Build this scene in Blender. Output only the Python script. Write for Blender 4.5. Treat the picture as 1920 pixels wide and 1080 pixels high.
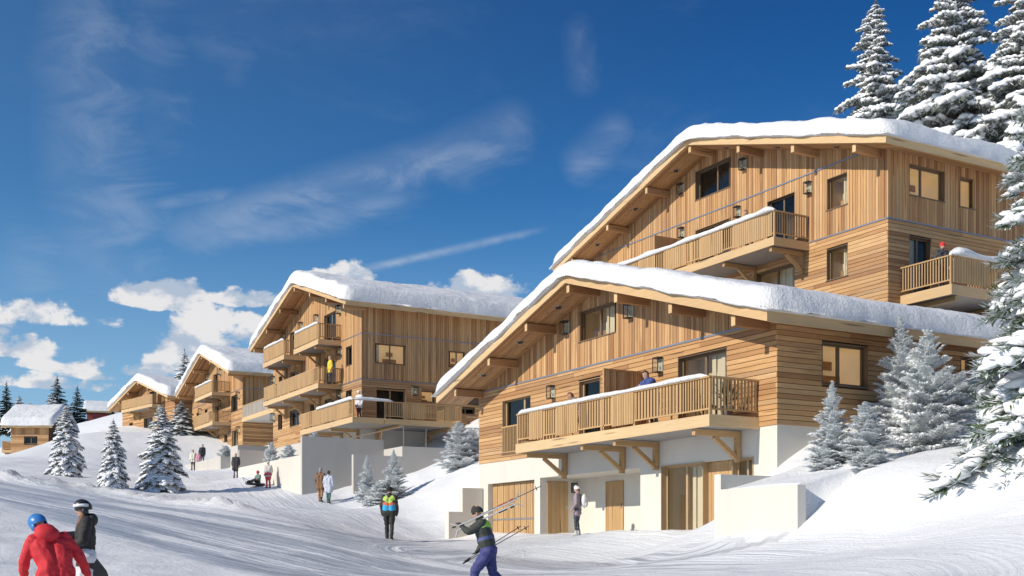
import bpy, bmesh, math, random
import numpy as np
from mathutils import Vector, Matrix

for o in list(bpy.data.objects):
    bpy.data.objects.remove(o)
S = bpy.context.scene
COL = S.collection
rnd = random.Random(7)
R = math.radians

# ------------------------------------------------------------------ camera
# World axes follow the lodges: every gable front is a plane of constant X facing -X,
# every long side a plane of constant Y facing -Y. The eye is at the origin.
F = 2167.0
TH = R(29.44)
ST, CT = math.sin(TH), math.cos(TH)
HY = 1025.0
cam_d = bpy.data.cameras.new('camera')
cam = bpy.data.objects.new('camera', cam_d)
COL.objects.link(cam)
cam.rotation_euler = (R(90), 0, -TH)
cam_d.sensor_width = 36.0
cam_d.lens = F / 1920 * 36
cam_d.shift_y = (HY - 540) / 1920
cam_d.clip_start = 0.1
cam_d.clip_end = 6000
S.camera = cam

# ------------------------------------------------------------------ light
SUN_EL = R(28.5)
SUN_VEC = Vector((1, 0.03, -math.tan(SUN_EL) * math.hypot(1, 0.03)))      # direction the light travels
sun_d = bpy.data.lights.new('sun', 'SUN')
sun_d.energy = 3.9
sun_d.angle = R(0.5)
sun_d.color = (1.0, 0.91, 0.77)
sun = bpy.data.objects.new('sun', sun_d)
COL.objects.link(sun)
sun.rotation_euler = SUN_VEC.to_track_quat('-Z', 'Y').to_euler()
sun.location = (-40, 0, 40)
S.view_settings.view_transform = 'Standard'
S.view_settings.look = 'None'
S.view_settings.exposure = 0.20
S.view_settings.gamma = 1.0
S.view_settings.use_curve_mapping = False

W = bpy.data.worlds.new('World')
S.world = W
W.use_nodes = True
def sky_world():
    nt = W.node_tree
    nt.nodes.clear()
    L = nt.links
    def link(a, sock):
        if hasattr(a, 'is_output') or isinstance(a, bpy.types.NodeSocket):
            L.new(a, sock)
        else:
            sock.default_value = a
    def m(op, a, b=None, c=None, clamp=False):
        n = nt.nodes.new('ShaderNodeMath')
        n.operation = op
        n.use_clamp = clamp
        link(a, n.inputs[0])
        if b is not None: link(b, n.inputs[1])
        if c is not None: link(c, n.inputs[2])
        return n.outputs[0]
    def sstep(x, lo, hi):
        n = nt.nodes.new('ShaderNodeMapRange')
        n.interpolation_type = 'SMOOTHSTEP'
        link(x, n.inputs[0]); n.inputs[1].default_value = lo; n.inputs[2].default_value = hi
        return n.outputs[0]
    def mixc(fac, a, b):
        n = nt.nodes.new('ShaderNodeMix')
        n.data_type = 'RGBA'
        link(fac, n.inputs[0]); link(a, n.inputs[6]); link(b, n.inputs[7])
        return n.outputs[2]
    sky = nt.nodes.new('ShaderNodeTexSky')
    sky.sky_type = 'NISHITA'
    sky.sun_disc = False
    sky.sun_elevation = SUN_EL
    sky.sun_rotation = R(270)
    sky.altitude = 1900
    sky.air_density = 1.0
    sky.dust_density = 0.3
    sky.ozone_density = 3.0
    hs = nt.nodes.new('ShaderNodeHueSaturation')
    hs.inputs['Saturation'].default_value = 1.25
    hs.inputs['Value'].default_value = 1.0
    L.new(sky.outputs[0], hs.inputs['Color'])
    skycol = hs.outputs[0]
    tc = nt.nodes.new('ShaderNodeTexCoord')
    sep = nt.nodes.new('ShaderNodeSeparateXYZ')
    L.new(tc.outputs['Generated'], sep.inputs[0])
    x, y, z = sep.outputs
    fx = m('SUBTRACT', m('MULTIPLY', x, CT), m('MULTIPLY', y, ST))
    fy = m('ADD', m('MULTIPLY', x, ST), m('MULTIPLY', y, CT))
    az = m('ARCTAN2', fx, fy)
    el = m('ARCSINE', z)
    def noise(scale, det, rough, sx=1, sy=1, sz=1, off=(0, 0, 0), dist=0.0):
        mp = nt.nodes.new('ShaderNodeMapping')
        mp.inputs['Scale'].default_value = (sx, sy, sz)
        mp.inputs['Location'].default_value = off
        L.new(tc.outputs['Generated'], mp.inputs[0])
        n = nt.nodes.new('ShaderNodeTexNoise')
        n.inputs['Scale'].default_value = scale
        n.inputs['Detail'].default_value = det
        n.inputs['Roughness'].default_value = rough
        n.inputs['Distortion'].default_value = dist
        L.new(mp.outputs[0], n.inputs['Vector'])
        return n.outputs[0]
    def dirpt(px, py):
        a = math.atan((px - 960) / F)
        return a, math.atan((HY - py) / F * math.cos(a))
    # colour of the air: deeper towards the zenith and away from the sun
    up = sstep(el, 0.05, 0.55)
    away = sstep(x, -0.25, 0.80)
    deep = m('MULTIPLY', up, m('ADD', 0.06, m('MULTIPLY', away, 0.94)))
    tint = mixc(deep, SKY_LOW, SKY_HIGH)
    mul = nt.nodes.new('ShaderNodeMix'); mul.data_type = 'RGBA'; mul.blend_type = 'MULTIPLY'
    mul.inputs[0].default_value = 1.0
    L.new(skycol, mul.inputs[6]); L.new(tint, mul.inputs[7])
    skycol = mul.outputs[2]
    hz = m('MULTIPLY', m('SUBTRACT', 1.0, sstep(el, 0.02, 0.30)), 0.62)
    skycol = mixc(hz, skycol, HORIZON)
    # cirrus: streaks drawn by high wind, everywhere in the sky, thicker along a few trails
    st = noise(3.2, 7, 0.62, 1.0, 1.0, 3.0, (1.3, 0.2, 0.4), 0.6)
    st2 = noise(11, 6, 0.65, 1.0, 1.0, 2.5, (4.3, 1.2, 0.7), 0.8)
    wisp = m('MULTIPLY', sstep(st, 0.50, 0.78), sstep(st2, 0.30, 0.75))
    total = m('ADD', m('MULTIPLY', wisp, 0.20), m('MULTIPLY', m('SUBTRACT', 1.0, away), 0.07))
    for (p0, p1, w, k) in CIRRUS:
        a0, e0 = dirpt(*p0); a1, e1 = dirpt(*p1)
        dx, dy = a1 - a0, e1 - e0
        ln = math.hypot(dx, dy)
        ux, uy = dx / ln, dy / ln
        ra = m('SUBTRACT', az, a0); re = m('SUBTRACT', el, e0)
        s = m('ADD', m('MULTIPLY', ra, ux / ln), m('MULTIPLY', re, uy / ln))
        v = m('ADD', m('MULTIPLY', ra, -uy / w), m('MULTIPLY', re, ux / w))
        v = m('ADD', v, m('MULTIPLY', m('SUBTRACT', st2, 0.5), 1.5))
        v = m('ADD', v, m('MULTIPLY', m('SUBTRACT', st, 0.5), 1.0))
        g = m('POWER', 2.718, m('MULTIPLY', m('MULTIPLY', v, v), -1.0))
        ends = m('MULTIPLY', sstep(s, -0.12, 0.25), m('SUBTRACT', 1.0, sstep(s, 0.75, 1.12)))
        g = m('MULTIPLY', m('MULTIPLY', g, ends), m('ADD', 0.35, m('MULTIPLY', sstep(st2, 0.36, 0.68), 0.65)))
        total = m('MAXIMUM', total, m('MULTIPLY', g, k))
    skycol = mixc(total, skycol, CIRRUS_COL)
    # cumulus in a low band all round, gathered into heaps
    n1 = noise(17.0, 9, 0.56, 1.0, 1.0, 1.7, (0.3, 0.7, 0.1), 0.15)
    n2 = noise(17.0, 9, 0.56, 1.0, 1.0, 1.7, (0.3 + 0.012, 0.7, 0.1 - 0.028), 0.15)
    nb = noise(30.0, 5, 0.6, 1.0, 1.0, 1.3, (2.3, 0.1, 0.9), 0.3)
    band = m('MULTIPLY', sstep(el, 0.0, 0.05), m('SUBTRACT', 1.0, sstep(el, 0.14, 0.25)))
    dens = m('ADD', m('MULTIPLY', m('SUBTRACT', n1, 0.60), 1.6), m('MULTIPLY', m('SUBTRACT', band, 1.0), 0.9))
    hgt = 0.0
    for (px, py, w, h, k) in CUMULUS:
        a0, e0 = dirpt(px, py)
        w /= F; h /= F
        ra = m('DIVIDE', m('SUBTRACT', az, a0), w)
        re = m('SUBTRACT', el, e0)
        reu = m('DIVIDE', m('MAXIMUM', re, 0.0), h)
        red = m('DIVIDE', m('MINIMUM', re, 0.0), h * 0.33)
        q = m('ADD', m('MULTIPLY', ra, ra), m('ADD', m('MULTIPLY', reu, reu), m('MULTIPLY', red, red)))
        b = m('MULTIPLY', m('SUBTRACT', 1.0, q), k * 0.86)
        b = m('ADD', m('MAXIMUM', b, -2.5), m('ADD', m('MULTIPLY', m('SUBTRACT', n1, 0.51), 3.6), m('MULTIPLY', m('SUBTRACT', nb, 0.5), 1.9)))
        dens = m('MAXIMUM', dens, b)
    dens = m('ADD', dens, m('MULTIPLY', m('SUBTRACT', nb, 0.5), 0.12))
    cov = sstep(dens, -0.04, 0.34)
    lit = m('ADD', m('MULTIPLY', m('SUBTRACT', n1, n2), 5.5), m('ADD', 0.52, m('MULTIPLY', m('SUBTRACT', nb, 0.5), 0.9)))
    ccol = mixc(sstep(lit, 0.2, 0.95), CLOUD_SHADE, CLOUD_LIT)
    skycol = mixc(m('MULTIPLY', cov, 0.93), skycol, ccol)
    bg = nt.nodes.new('ShaderNodeBackground')
    L.new(skycol, bg.inputs[0])
    bg.inputs[1].default_value = SKY_STRENGTH
    out = nt.nodes.new('ShaderNodeOutputWorld')
    L.new(bg.outputs[0], out.inputs[0])
SKY_STRENGTH = 0.10
SKY_LOW = (0.74, 1.04, 1.06, 1)
SKY_HIGH = (0.16, 0.46, 0.70, 1)
HORIZON = (3.4, 4.9, 6.2, 1)
CIRRUS_COL = (4.2, 4.9, 6.0, 1)
CLOUD_LIT = (7.4, 7.25, 7.2, 1)
CLOUD_SHADE = (4.0, 4.7, 5.7, 1)
CIRRUS = [((300, 440), (980, 245), 0.016, 0.42), ((330, 455), (800, 370), 0.012, 0.34), ((650, 510), (1010, 432), 0.003, 0.6),
          ((1060, 330), (1180, 225), 0.014, 0.30), ((215, 560), (150, -60), 0.045, 0.30), ((330, 330), (250, -40), 0.03, 0.16), ((40, 560), (90, 420), 0.03, 0.2), ((480, 150), (330, 30), 0.02, 0.12),
          ((1100, 180), (1080, 20), 0.014, 0.14), ((270, 385), (450, 360), 0.006, 0.25), ((820, 300), (1000, 230), 0.02, 0.3)]
CUMULUS = [(285, 566, 105, 46, 0.9), (470, 566, 66, 34, 0.8), (400, 650, 130, 68, 0.9), (120, 602, 110, 40, 0.75),
           (0, 655, 130, 44, 0.9), (-5, 620, 50, 50, 0.8), (900, 560, 110, 58, 0.85), (660, 530, 56, 34, 0.85), (590, 520, 34, 16, 0.7), (640, 548, 110, 20, 0.6),
           (250, 700, 160, 34, 0.8), (70, 722, 110, 24, 0.8), (370, 700, 130, 50, 0.8), (180, 705, 80, 28, 0.85), (120, 690, 90, 18, 0.7), (270, 735, 120, 22, 0.7)]
sky_world()

# ------------------------------------------------------------------ picture <-> place
def P(px, d, py=None):
    """point seen at picture column px, d metres ahead (and at row py)"""
    r = (px - 960) / F * d
    X, Y = r * CT + d * ST, d * CT - r * ST
    return (X, Y) if py is None else (X, Y, (HY - py) * d / F)
def onX(px, X):
    k = (px - 960) / F
    return X * (CT - k * ST) / (ST + k * CT)
def onY(px, Y):
    k = (px - 960) / F
    return Y * (ST + k * CT) / (CT - k * ST)
def zat(py, X, Y):
    return (HY - py) * (X * ST + Y * CT) / F
# ------------------------------------------------------------------ helpers
def tag(o, label=None, cat=None, group=None, kind=None):
    if label: o['label'] = label
    if cat: o['category'] = cat
    if group: o['group'] = group
    if kind: o['kind'] = kind
    return o
def thing(name, label, cat, loc=(0, 0, 0), rz=0.0, group=None):
    o = bpy.data.objects.new(name, None)
    COL.objects.link(o)
    o.location = loc
    o.rotation_euler = (0, 0, rz)
    o.empty_display_size = 0.3
    return tag(o, label, cat, group)
def link(name, me, parent=None, loc=(0, 0, 0)):
    o = bpy.data.objects.new(name, me)
    COL.objects.link(o)
    o.location = loc
    if parent is not None: o.parent = parent
    return o
class MB:
    """collects simple solids into one mesh"""
    def __init__(self):
        self.V, self.F, self.M, self.S = [], [], [], []
    def add(self, vs, fs, mi=0, smooth=False):
        n = len(self.V)
        self.V += [tuple(v) for v in vs]
        for f in fs:
            self.F.append(tuple(i + n for i in f)); self.M.append(mi); self.S.append(smooth)
        return self
    def hexa(self, p, mi=0):
        return self.add(p, [(0, 3, 2, 1), (4, 5, 6, 7), (0, 1, 5, 4), (1, 2, 6, 5), (2, 3, 7, 6), (3, 0, 4, 7)], mi)
    def box(self, x0, x1, y0, y1, z0, z1, mi=0):
        return self.hexa([(x0, y0, z0), (x1, y0, z0), (x1, y1, z0), (x0, y1, z0),
                          (x0, y0, z1), (x1, y0, z1), (x1, y1, z1), (x0, y1, z1)], mi)
    def bar(self, a, b, w, h, mi=0):
        """rectangular bar from a to b, w across (level), h high"""
        a, b = Vector(a), Vector(b)
        d = (b - a).normalized()
        s = d.cross(Vector((0, 0, 1)))
        s = Vector((1, 0, 0)) if s.length < 1e-4 else s.normalized()
        u = s.cross(d)
        s, u = s * w / 2, u * h / 2
        return self.hexa([a - s - u, a + s - u, a + s + u, a - s + u, b - s - u, b + s - u, b + s + u, b - s + u], mi)
    def tube(self, pts, r, n=6, mi=0, cap=True):
        pts = [Vector(p) for p in pts]
        rs = r if isinstance(r, (list, tuple)) else [r] * len(pts)
        base = []
        for i, p in enumerate(pts):
            d = (pts[min(i + 1, len(pts) - 1)] - pts[max(i - 1, 0)]).normalized()
            s = d.cross(Vector((0, 0, 1)))
            s = Vector((1, 0, 0)) if s.length < 1e-3 else s.normalized()
            u = s.cross(d)
            base.append([p + (s * math.cos(t) + u * math.sin(t)) * rs[i] for t in [2 * math.pi * k / n for k in range(n)]])
        vs = [v for ring in base for v in ring]
        fs = []
        for i in range(len(pts) - 1):
            for k in range(n):
                fs.append((i * n + k, i * n + (k + 1) % n, (i + 1) * n + (k + 1) % n, (i + 1) * n + k))
        if cap:
            fs.append(tuple(range(n - 1, -1, -1))); fs.append(tuple((len(pts) - 1) * n + k for k in range(n)))
        return self.add(vs, fs, mi, True)
    def ball(self, c, r, n=10, m=6, mi=0):
        rx, ry, rz = r if isinstance(r, (tuple, list)) else (r, r, r)
        vs = [(c[0], c[1], c[2] + rz)]
        for i in range(1, m):
            a = math.pi * i / m
            for k in range(n):
                b = 2 * math.pi * k / n
                vs.append((c[0] + rx * math.sin(a) * math.cos(b), c[1] + ry * math.sin(a) * math.sin(b), c[2] + rz * math.cos(a)))
        vs.append((c[0], c[1], c[2] - rz))
        fs = [(0, 1 + k, 1 + (k + 1) % n) for k in range(n)]
        for i in range(m - 2):
            for k in range(n):
                fs.append((1 + i * n + k, 1 + (i + 1) * n + k, 1 + (i + 1) * n + (k + 1) % n, 1 + i * n + (k + 1) % n))
        l = len(vs) - 1
        for k in range(n):
            fs.append((l, 1 + (m - 2) * n + (k + 1) % n, 1 + (m - 2) * n + k))
        return self.add(vs, fs, mi, True)
    def mesh(self, name, mats, org=(0, 0, 0)):
        me = bpy.data.meshes.new(name)
        me.from_pydata([(v[0] - org[0], v[1] - org[1], v[2] - org[2]) for v in self.V], [], self.F)
        for mt in (mats if isinstance(mats, (list, tuple)) else [mats]): me.materials.append(mt)
        me.polygons.foreach_set('material_index', self.M)
        me.polygons.foreach_set('use_smooth', self.S)
        me.update()
        return me
    def build(self, name, mats, parent=None, org=(0, 0, 0)):
        return link(name, self.mesh(name, mats, org), parent)
def tri_mesh(name, V, T, mats, smooth=True, mi=None):
    """mesh from numpy arrays of points and triangles (or quads)"""
    me = bpy.data.meshes.new(name)
    V = np.asarray(V, np.float32); T = np.asarray(T, np.int32)
    k = T.shape[1]
    me.vertices.add(len(V)); me.vertices.foreach_set('co', V.ravel())
    me.loops.add(T.size); me.loops.foreach_set('vertex_index', T.ravel())
    me.polygons.add(len(T))
    me.polygons.foreach_set('loop_start', np.arange(0, T.size, k, dtype=np.int32))
    me.polygons.foreach_set('use_smooth', np.full(len(T), smooth, dtype=bool))
    for m_ in (mats if isinstance(mats, (list, tuple)) else [mats]): me.materials.append(m_)
    if mi is not None: me.polygons.foreach_set('material_index', np.asarray(mi, np.int32))
    me.update(calc_edges=True)
    me.validate()
    return me
UNIT = {}
def unit_box(mat):
    """one shared cube mesh per material, scaled per piece"""
    if mat.name not in UNIT:
        UNIT[mat.name] = MB().box(-.5, .5, -.5, .5, -.5, .5).mesh('board_block', mat)
    return UNIT[mat.name]
def piece(name, mat, parent, b, org):
    o = link(name, unit_box(mat), parent, ((b[0] + b[1]) / 2 - org[0], (b[2] + b[3]) / 2 - org[1], (b[4] + b[5]) / 2 - org[2]))
    o.scale = (b[1] - b[0], b[3] - b[2], b[5] - b[4])
    return o
# smooth value noise for numpy arrays
def vnoise(x, y, seed=0):
    xi, yi = np.floor(x).astype(np.int64), np.floor(y).astype(np.int64)
    fx, fy = x - xi, y - yi
    fx = fx * fx * fx * (fx * (fx * 6 - 15) + 10); fy = fy * fy * fy * (fy * (fy * 6 - 15) + 10)
    def h(a, b):
        n = (a * 374761393 + b * 668265263 + seed * 1274126177) & 0xffffffff
        n = ((n ^ (n >> 13)) * 1274126177) & 0xffffffff
        n = n ^ (n >> 16)
        return (n & 0xffff) / 65535.0
    return (h(xi, yi) * (1 - fx) + h(xi + 1, yi) * fx) * (1 - fy) + (h(xi, yi + 1) * (1 - fx) + h(xi + 1, yi + 1) * fx) * fy - 0.5
def fbm(x, y, oct=4, seed=0, gain=0.5):
    s, a = 0, 1.0
    for i in range(oct):
        s = s + a * vnoise(x * 2 ** i + 13.7 * i, y * 2 ** i + 7.1 * i, seed + i)
        a *= gain
    return s
def sm(a, b, x):
    t = np.clip((x - a) / (b - a), 0, 1)
    return t * t * (3 - 2 * t)

# ------------------------------------------------------------------ materials
class NT:
    def __init__(self, name):
        self.mat = bpy.data.materials.new(name)
        self.mat.use_nodes = True
        self.nt = self.mat.node_tree
        self.bsdf = self.nt.nodes['Principled BSDF']
    def n(self, t, **kw):
        n = self.nt.nodes.new(t)
        for k, v in kw.items(): setattr(n, k, v)
        return n
    def l(self, a, b):
        if isinstance(a, bpy.types.NodeSocket): self.nt.links.new(a, b)
        else: b.default_value = a
    def m(self, op, a, b=None, clamp=False):
        n = self.n('ShaderNodeMath', operation=op, use_clamp=clamp)
        self.l(a, n.inputs[0])
        if b is not None: self.l(b, n.inputs[1])
        return n.outputs[0]
    def mix(self, f, a, b, blend='MIX'):
        n = self.n('ShaderNodeMix', data_type='RGBA', blend_type=blend)
        self.l(f, n.inputs[0]); self.l(a, n.inputs[6]); self.l(b, n.inputs[7])
        return n.outputs[2]
    def step(self, x, lo, hi):
        n = self.n('ShaderNodeMapRange', interpolation_type='SMOOTHSTEP')
        self.l(x, n.inputs[0]); n.inputs[1].default_value = lo; n.inputs[2].default_value = hi
        return n.outputs[0]
    def pos(self, scale=(1, 1, 1), rot=(0, 0, 0), coord='world'):
        mp = self.n('ShaderNodeMapping')
        mp.inputs['Scale'].default_value = scale
        mp.inputs['Rotation'].default_value = rot
        src = self.n('ShaderNodeNewGeometry').outputs['Position'] if coord == 'world' else self.n('ShaderNodeTexCoord').outputs['Object']
        self.nt.links.new(src, mp.inputs[0])
        return mp.outputs[0]
    def noise(self, vec, scale, detail=4, rough=0.55, dist=0.0):
        n = self.n('ShaderNodeTexNoise')
        self.nt.links.new(vec, n.inputs['Vector'])
        n.inputs['Scale'].default_value = scale; n.inputs['Detail'].default_value = detail
        n.inputs['Roughness'].default_value = rough; n.inputs['Distortion'].default_value = dist
        return n.outputs[0]
    def ramp(self, fac, stops):
        n = self.n('ShaderNodeValToRGB')
        e = n.color_ramp.elements
        while len(e) < len(stops): e.new(0.5)
        for k, (p, c) in enumerate(stops):
            e[k].position = p; e[k].color = (*c, 1)
        self.l(fac, n.inputs[0])
        return n.outputs[0]
    def bump(self, h, strength=0.3, dist=0.02):
        n = self.n('ShaderNodeBump')
        n.inputs['Strength'].default_value = strength; n.inputs['Distance'].default_value = dist
        self.l(h, n.inputs['Height'])
        self.nt.links.new(n.outputs[0], self.bsdf.inputs['Normal'])
    def rand(self):
        a = self.n('ShaderNodeObjectInfo').outputs['Random']
        b = self.n('ShaderNodeNewGeometry').outputs['Random Per Island']
        return self.m('FRACT', self.m('ADD', a, b))
    def set(self, color=None, rough=None, **kw):
        if color is not None: self.l(color if isinstance(color, bpy.types.NodeSocket) else (*color[:3], 1), self.bsdf.inputs['Base Color'])
        if rough is not None: self.l(rough, self.bsdf.inputs['Roughness'])
        for k, v in kw.items(): self.l(v, self.bsdf.inputs[k.replace('_', ' ')])
        return self.mat
def plain(name, color, rough=0.6, var=0.12, scale=8.0, bump=0.0, **kw):
    t = NT(name)
    n = t.noise(t.pos(), scale, 5, 0.6)
    c = t.mix(n, (*[v * (1 - var) for v in color], 1), (*[min(1, v * (1 + var)) for v in color], 1))
    if bump: t.bump(n, bump, 0.01)
    return t.set(c, rough, **kw)
def wood(name, axis, tones, rough=0.7, grain=1.0):
    t = NT(name)
    k = {'x': (0.35, 6, 6), 'y': (6, 0.35, 6), 'z': (6, 6, 0.35)}[axis]
    rv = t.rand()
    off = t.n('ShaderNodeVectorMath', operation='ADD')
    t.nt.links.new(t.pos(k), off.inputs[0])
    cb = t.n('ShaderNodeCombineXYZ')
    for i in range(3): t.l(t.m('MULTIPLY', rv, 37.0 + i * 11), cb.inputs[i])
    t.nt.links.new(cb.outputs[0], off.inputs[1])
    g1 = t.noise(off.outputs[0], 4.0, 6, 0.6, 0.6)
    g2 = t.noise(off.outputs[0], 1.1, 4, 0.6, 1.2)
    base = t.ramp(rv, tones)
    gr = t.m('ADD', t.m('MULTIPLY', t.m('SUBTRACT', g1, 0.5), 0.9 * grain), t.m('MULTIPLY', t.m('SUBTRACT', g2, 0.5), 0.8 * grain))
    c = t.mix(t.m('ADD', 0.5, gr, True), (0.62, 0.56, 0.50, 1), (1.30, 1.30, 1.28, 1))
    col = t.mix(1.0, base, c, 'MULTIPLY')
    v = t.n('ShaderNodeTexVoronoi')                                  # knots
    v.inputs['Scale'].default_value = 0.9
    t.nt.links.new(off.outputs[0], v.inputs['Vector'])
    col = t.mix(t.m('MULTIPLY', t.m('SUBTRACT', 1.0, t.step(v.outputs['Distance'], 0.05, 0.20)), 0.75), col, (0.13, 0.06, 0.025, 1))
    # weathering in large faint patches
    wz = t.noise(t.pos((0.22, 0.22, 0.22)), 1.0, 3, 0.5)
    col = t.mix(t.m('MULTIPLY', t.step(wz, 0.45, 0.75), 0.22), col, (0.30, 0.23, 0.17, 1))
    t.bump(g1, 0.25, 0.006)
    return t.set(col, rough)
LARCH = [(0.00, (0.303, 0.151, 0.063)), (0.14, (0.410, 0.221, 0.094)), (0.40, (0.500, 0.287, 0.126)), (0.66, (0.557, 0.333, 0.151)), (0.86, (0.623, 0.398, 0.197)), (0.95, (0.451, 0.279, 0.144)), (1.00, (0.353, 0.187, 0.083))]
PALE = [(0.0, (0.60, 0.42, 0.225)), (0.5, (0.67, 0.49, 0.275)), (1.0, (0.58, 0.39, 0.20))]
GOLD = [(0.0, (0.43, 0.265, 0.115)), (0.5, (0.53, 0.345, 0.165)), (1.0, (0.48, 0.30, 0.135))]
M = {}
for a in 'xyz':
    M['larch_' + a] = wood('larch boards ' + a, a, LARCH)
    M['pale_' + a] = wood('planed pale wood ' + a, a, PALE, 0.65, 0.5)
    M['gold_' + a] = wood('balcony wood ' + a, a, GOLD, 0.65, 0.7)
M['backing'] = plain('dark backing felt', (0.07, 0.042, 0.022), 0.9)
def stucco(name, color):
    t = NT(name)
    n = t.noise(t.pos(), 60, 4, 0.6)
    b = t.noise(t.pos((0.5, 0.5, 0.15)), 1.6, 5, 0.6)
    c = t.mix(b, (*[v * 0.80 for v in color], 1), (*[min(1, v * 1.05) for v in color], 1))
    t.bump(n, 0.35, 0.006)
    return t.set(c, 0.9)
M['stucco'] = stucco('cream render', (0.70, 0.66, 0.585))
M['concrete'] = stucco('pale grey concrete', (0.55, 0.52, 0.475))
M['soffit_grey'] = plain('grey slab underside', (0.30, 0.28, 0.26), 0.9)
M['metal_band'] = plain('grey flashing', (0.30, 0.30, 0.34), 0.45, 0.05, Metallic=0.5)
M['frame'] = plain('brown window frame', (0.17, 0.115, 0.07), 0.5, 0.08)
M['frame_light'] = plain('light wood window frame', (0.42, 0.29, 0.16), 0.5, 0.08)
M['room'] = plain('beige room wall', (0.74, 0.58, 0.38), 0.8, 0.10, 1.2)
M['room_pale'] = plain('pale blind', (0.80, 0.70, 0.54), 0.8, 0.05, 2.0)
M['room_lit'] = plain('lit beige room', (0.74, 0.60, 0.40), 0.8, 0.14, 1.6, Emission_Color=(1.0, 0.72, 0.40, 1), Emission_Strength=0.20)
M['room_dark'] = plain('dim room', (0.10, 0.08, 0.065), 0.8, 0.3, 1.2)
def glass():
    t = NT('window glass')
    t.nt.nodes.remove(t.bsdf)
    fr = t.n('ShaderNodeFresnel'); fr.inputs['IOR'].default_value = 1.5
    tr = t.n('ShaderNodeBsdfTransparent'); tr.inputs[0].default_value = (0.90, 0.90, 0.87, 1)
    gl = t.n('ShaderNodeBsdfGlossy'); gl.inputs['Roughness'].default_value = 0.01
    mx = t.n('ShaderNodeMixShader')
    bf = t.n('ShaderNodeNewGeometry').outputs['Backfacing']
    t.l(t.m('MULTIPLY', t.m('MULTIPLY', fr.outputs[0], 1.0), t.m('SUBTRACT', 1.0, bf)), mx.inputs[0])
    t.nt.links.new(tr.outputs[0], mx.inputs[1]); t.nt.links.new(gl.outputs[0], mx.inputs[2])
    t.nt.links.new(mx.outputs[0], t.nt.nodes['Material Output'].inputs[0])
    return t.mat
M['glass'] = glass()
M['dark_metal'] = plain('dark lantern metal', (0.06, 0.055, 0.05), 0.5, 0.1, Metallic=0.6)
M['lamp_plate'] = plain('pale reflector plate', (0.62, 0.60, 0.50), 0.35, 0.05)
M['bulb'] = plain('frosted bulb', (0.85, 0.72, 0.45), 0.3, 0.02)
M['steel'] = plain('grey steel', (0.42, 0.42, 0.43), 0.35, 0.05, Metallic=0.7)
M['bark'] = plain('spruce bark', (0.10, 0.07, 0.05), 0.95, 0.3, 12, 0.5)
def snow(name, fine=1.0):
    t = NT(name)
    a = t.noise(t.pos(), 1.3, 6, 0.6)
    b = t.noise(t.pos(), 14.0, 5, 0.65)
    c = t.mix(a, (0.70, 0.715, 0.745, 1), (0.82, 0.82, 0.825, 1))
    h = t.m('ADD', t.m('MULTIPLY', a, 1.6), t.m('MULTIPLY', b, 0.55))
    t.bump(h, 0.75 * fine, 0.12)
    return t.set(c, 0.75, Specular_IOR_Level=0.25)
M['snow'] = snow('settled snow')
M['tree_snow'] = plain('snow on branches', (0.85, 0.86, 0.885), 0.8, 0.03, 5.0, 0.2)
def needles(name, dark, light, frost=0.0, frostcol=(0.80, 0.84, 0.88)):
    t = NT(name)
    n = t.noise(t.pos(), 1.4, 4, 0.6)
    f = t.noise(t.pos(), 22.0, 3, 0.6)
    c = t.mix(t.m('ADD', t.m('MULTIPLY', n, 0.6), t.m('MULTIPLY', f, 0.5), True), (*dark, 1), (*light, 1))
    if frost > 0:
        g = t.n('ShaderNodeNewGeometry')
        s = t.n('ShaderNodeSeparateXYZ')
        t.nt.links.new(g.outputs['True Normal'], s.inputs[0])
        rv = g.outputs['Random Per Island']
        up = t.m('ADD', t.m('ABSOLUTE', s.outputs[2]), t.m('MULTIPLY', t.m('SUBTRACT', rv, 0.5), 0.9))
        c = t.mix(t.m('MULTIPLY', t.step(up, 0.72 - frost * 0.62, 1.1 - frost * 0.4), 0.95), c, (*frostcol, 1))
    t.set(c, 0.8, Specular_IOR_Level=0.2)
    return t.mat
M['needle_dark'] = needles('dark spruce needles', (0.010, 0.018, 0.011), (0.035, 0.050, 0.026))
M['needle_green'] = needles('spruce needles', (0.020, 0.040, 0.018), (0.07, 0.105, 0.05))
M['needle_snowy'] = needles('spruce needles dusted with snow', (0.05, 0.062, 0.048), (0.19, 0.21, 0.17), 0.42)
M['needle_near'] = needles('spruce needles of the near tree', (0.035, 0.075, 0.025), (0.15, 0.21, 0.085), 0.10)
M['needle_frost'] = needles('frosted fir needles', (0.36, 0.43, 0.385), (0.76, 0.80, 0.765), 0.78, (0.86, 0.89, 0.91))
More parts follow.
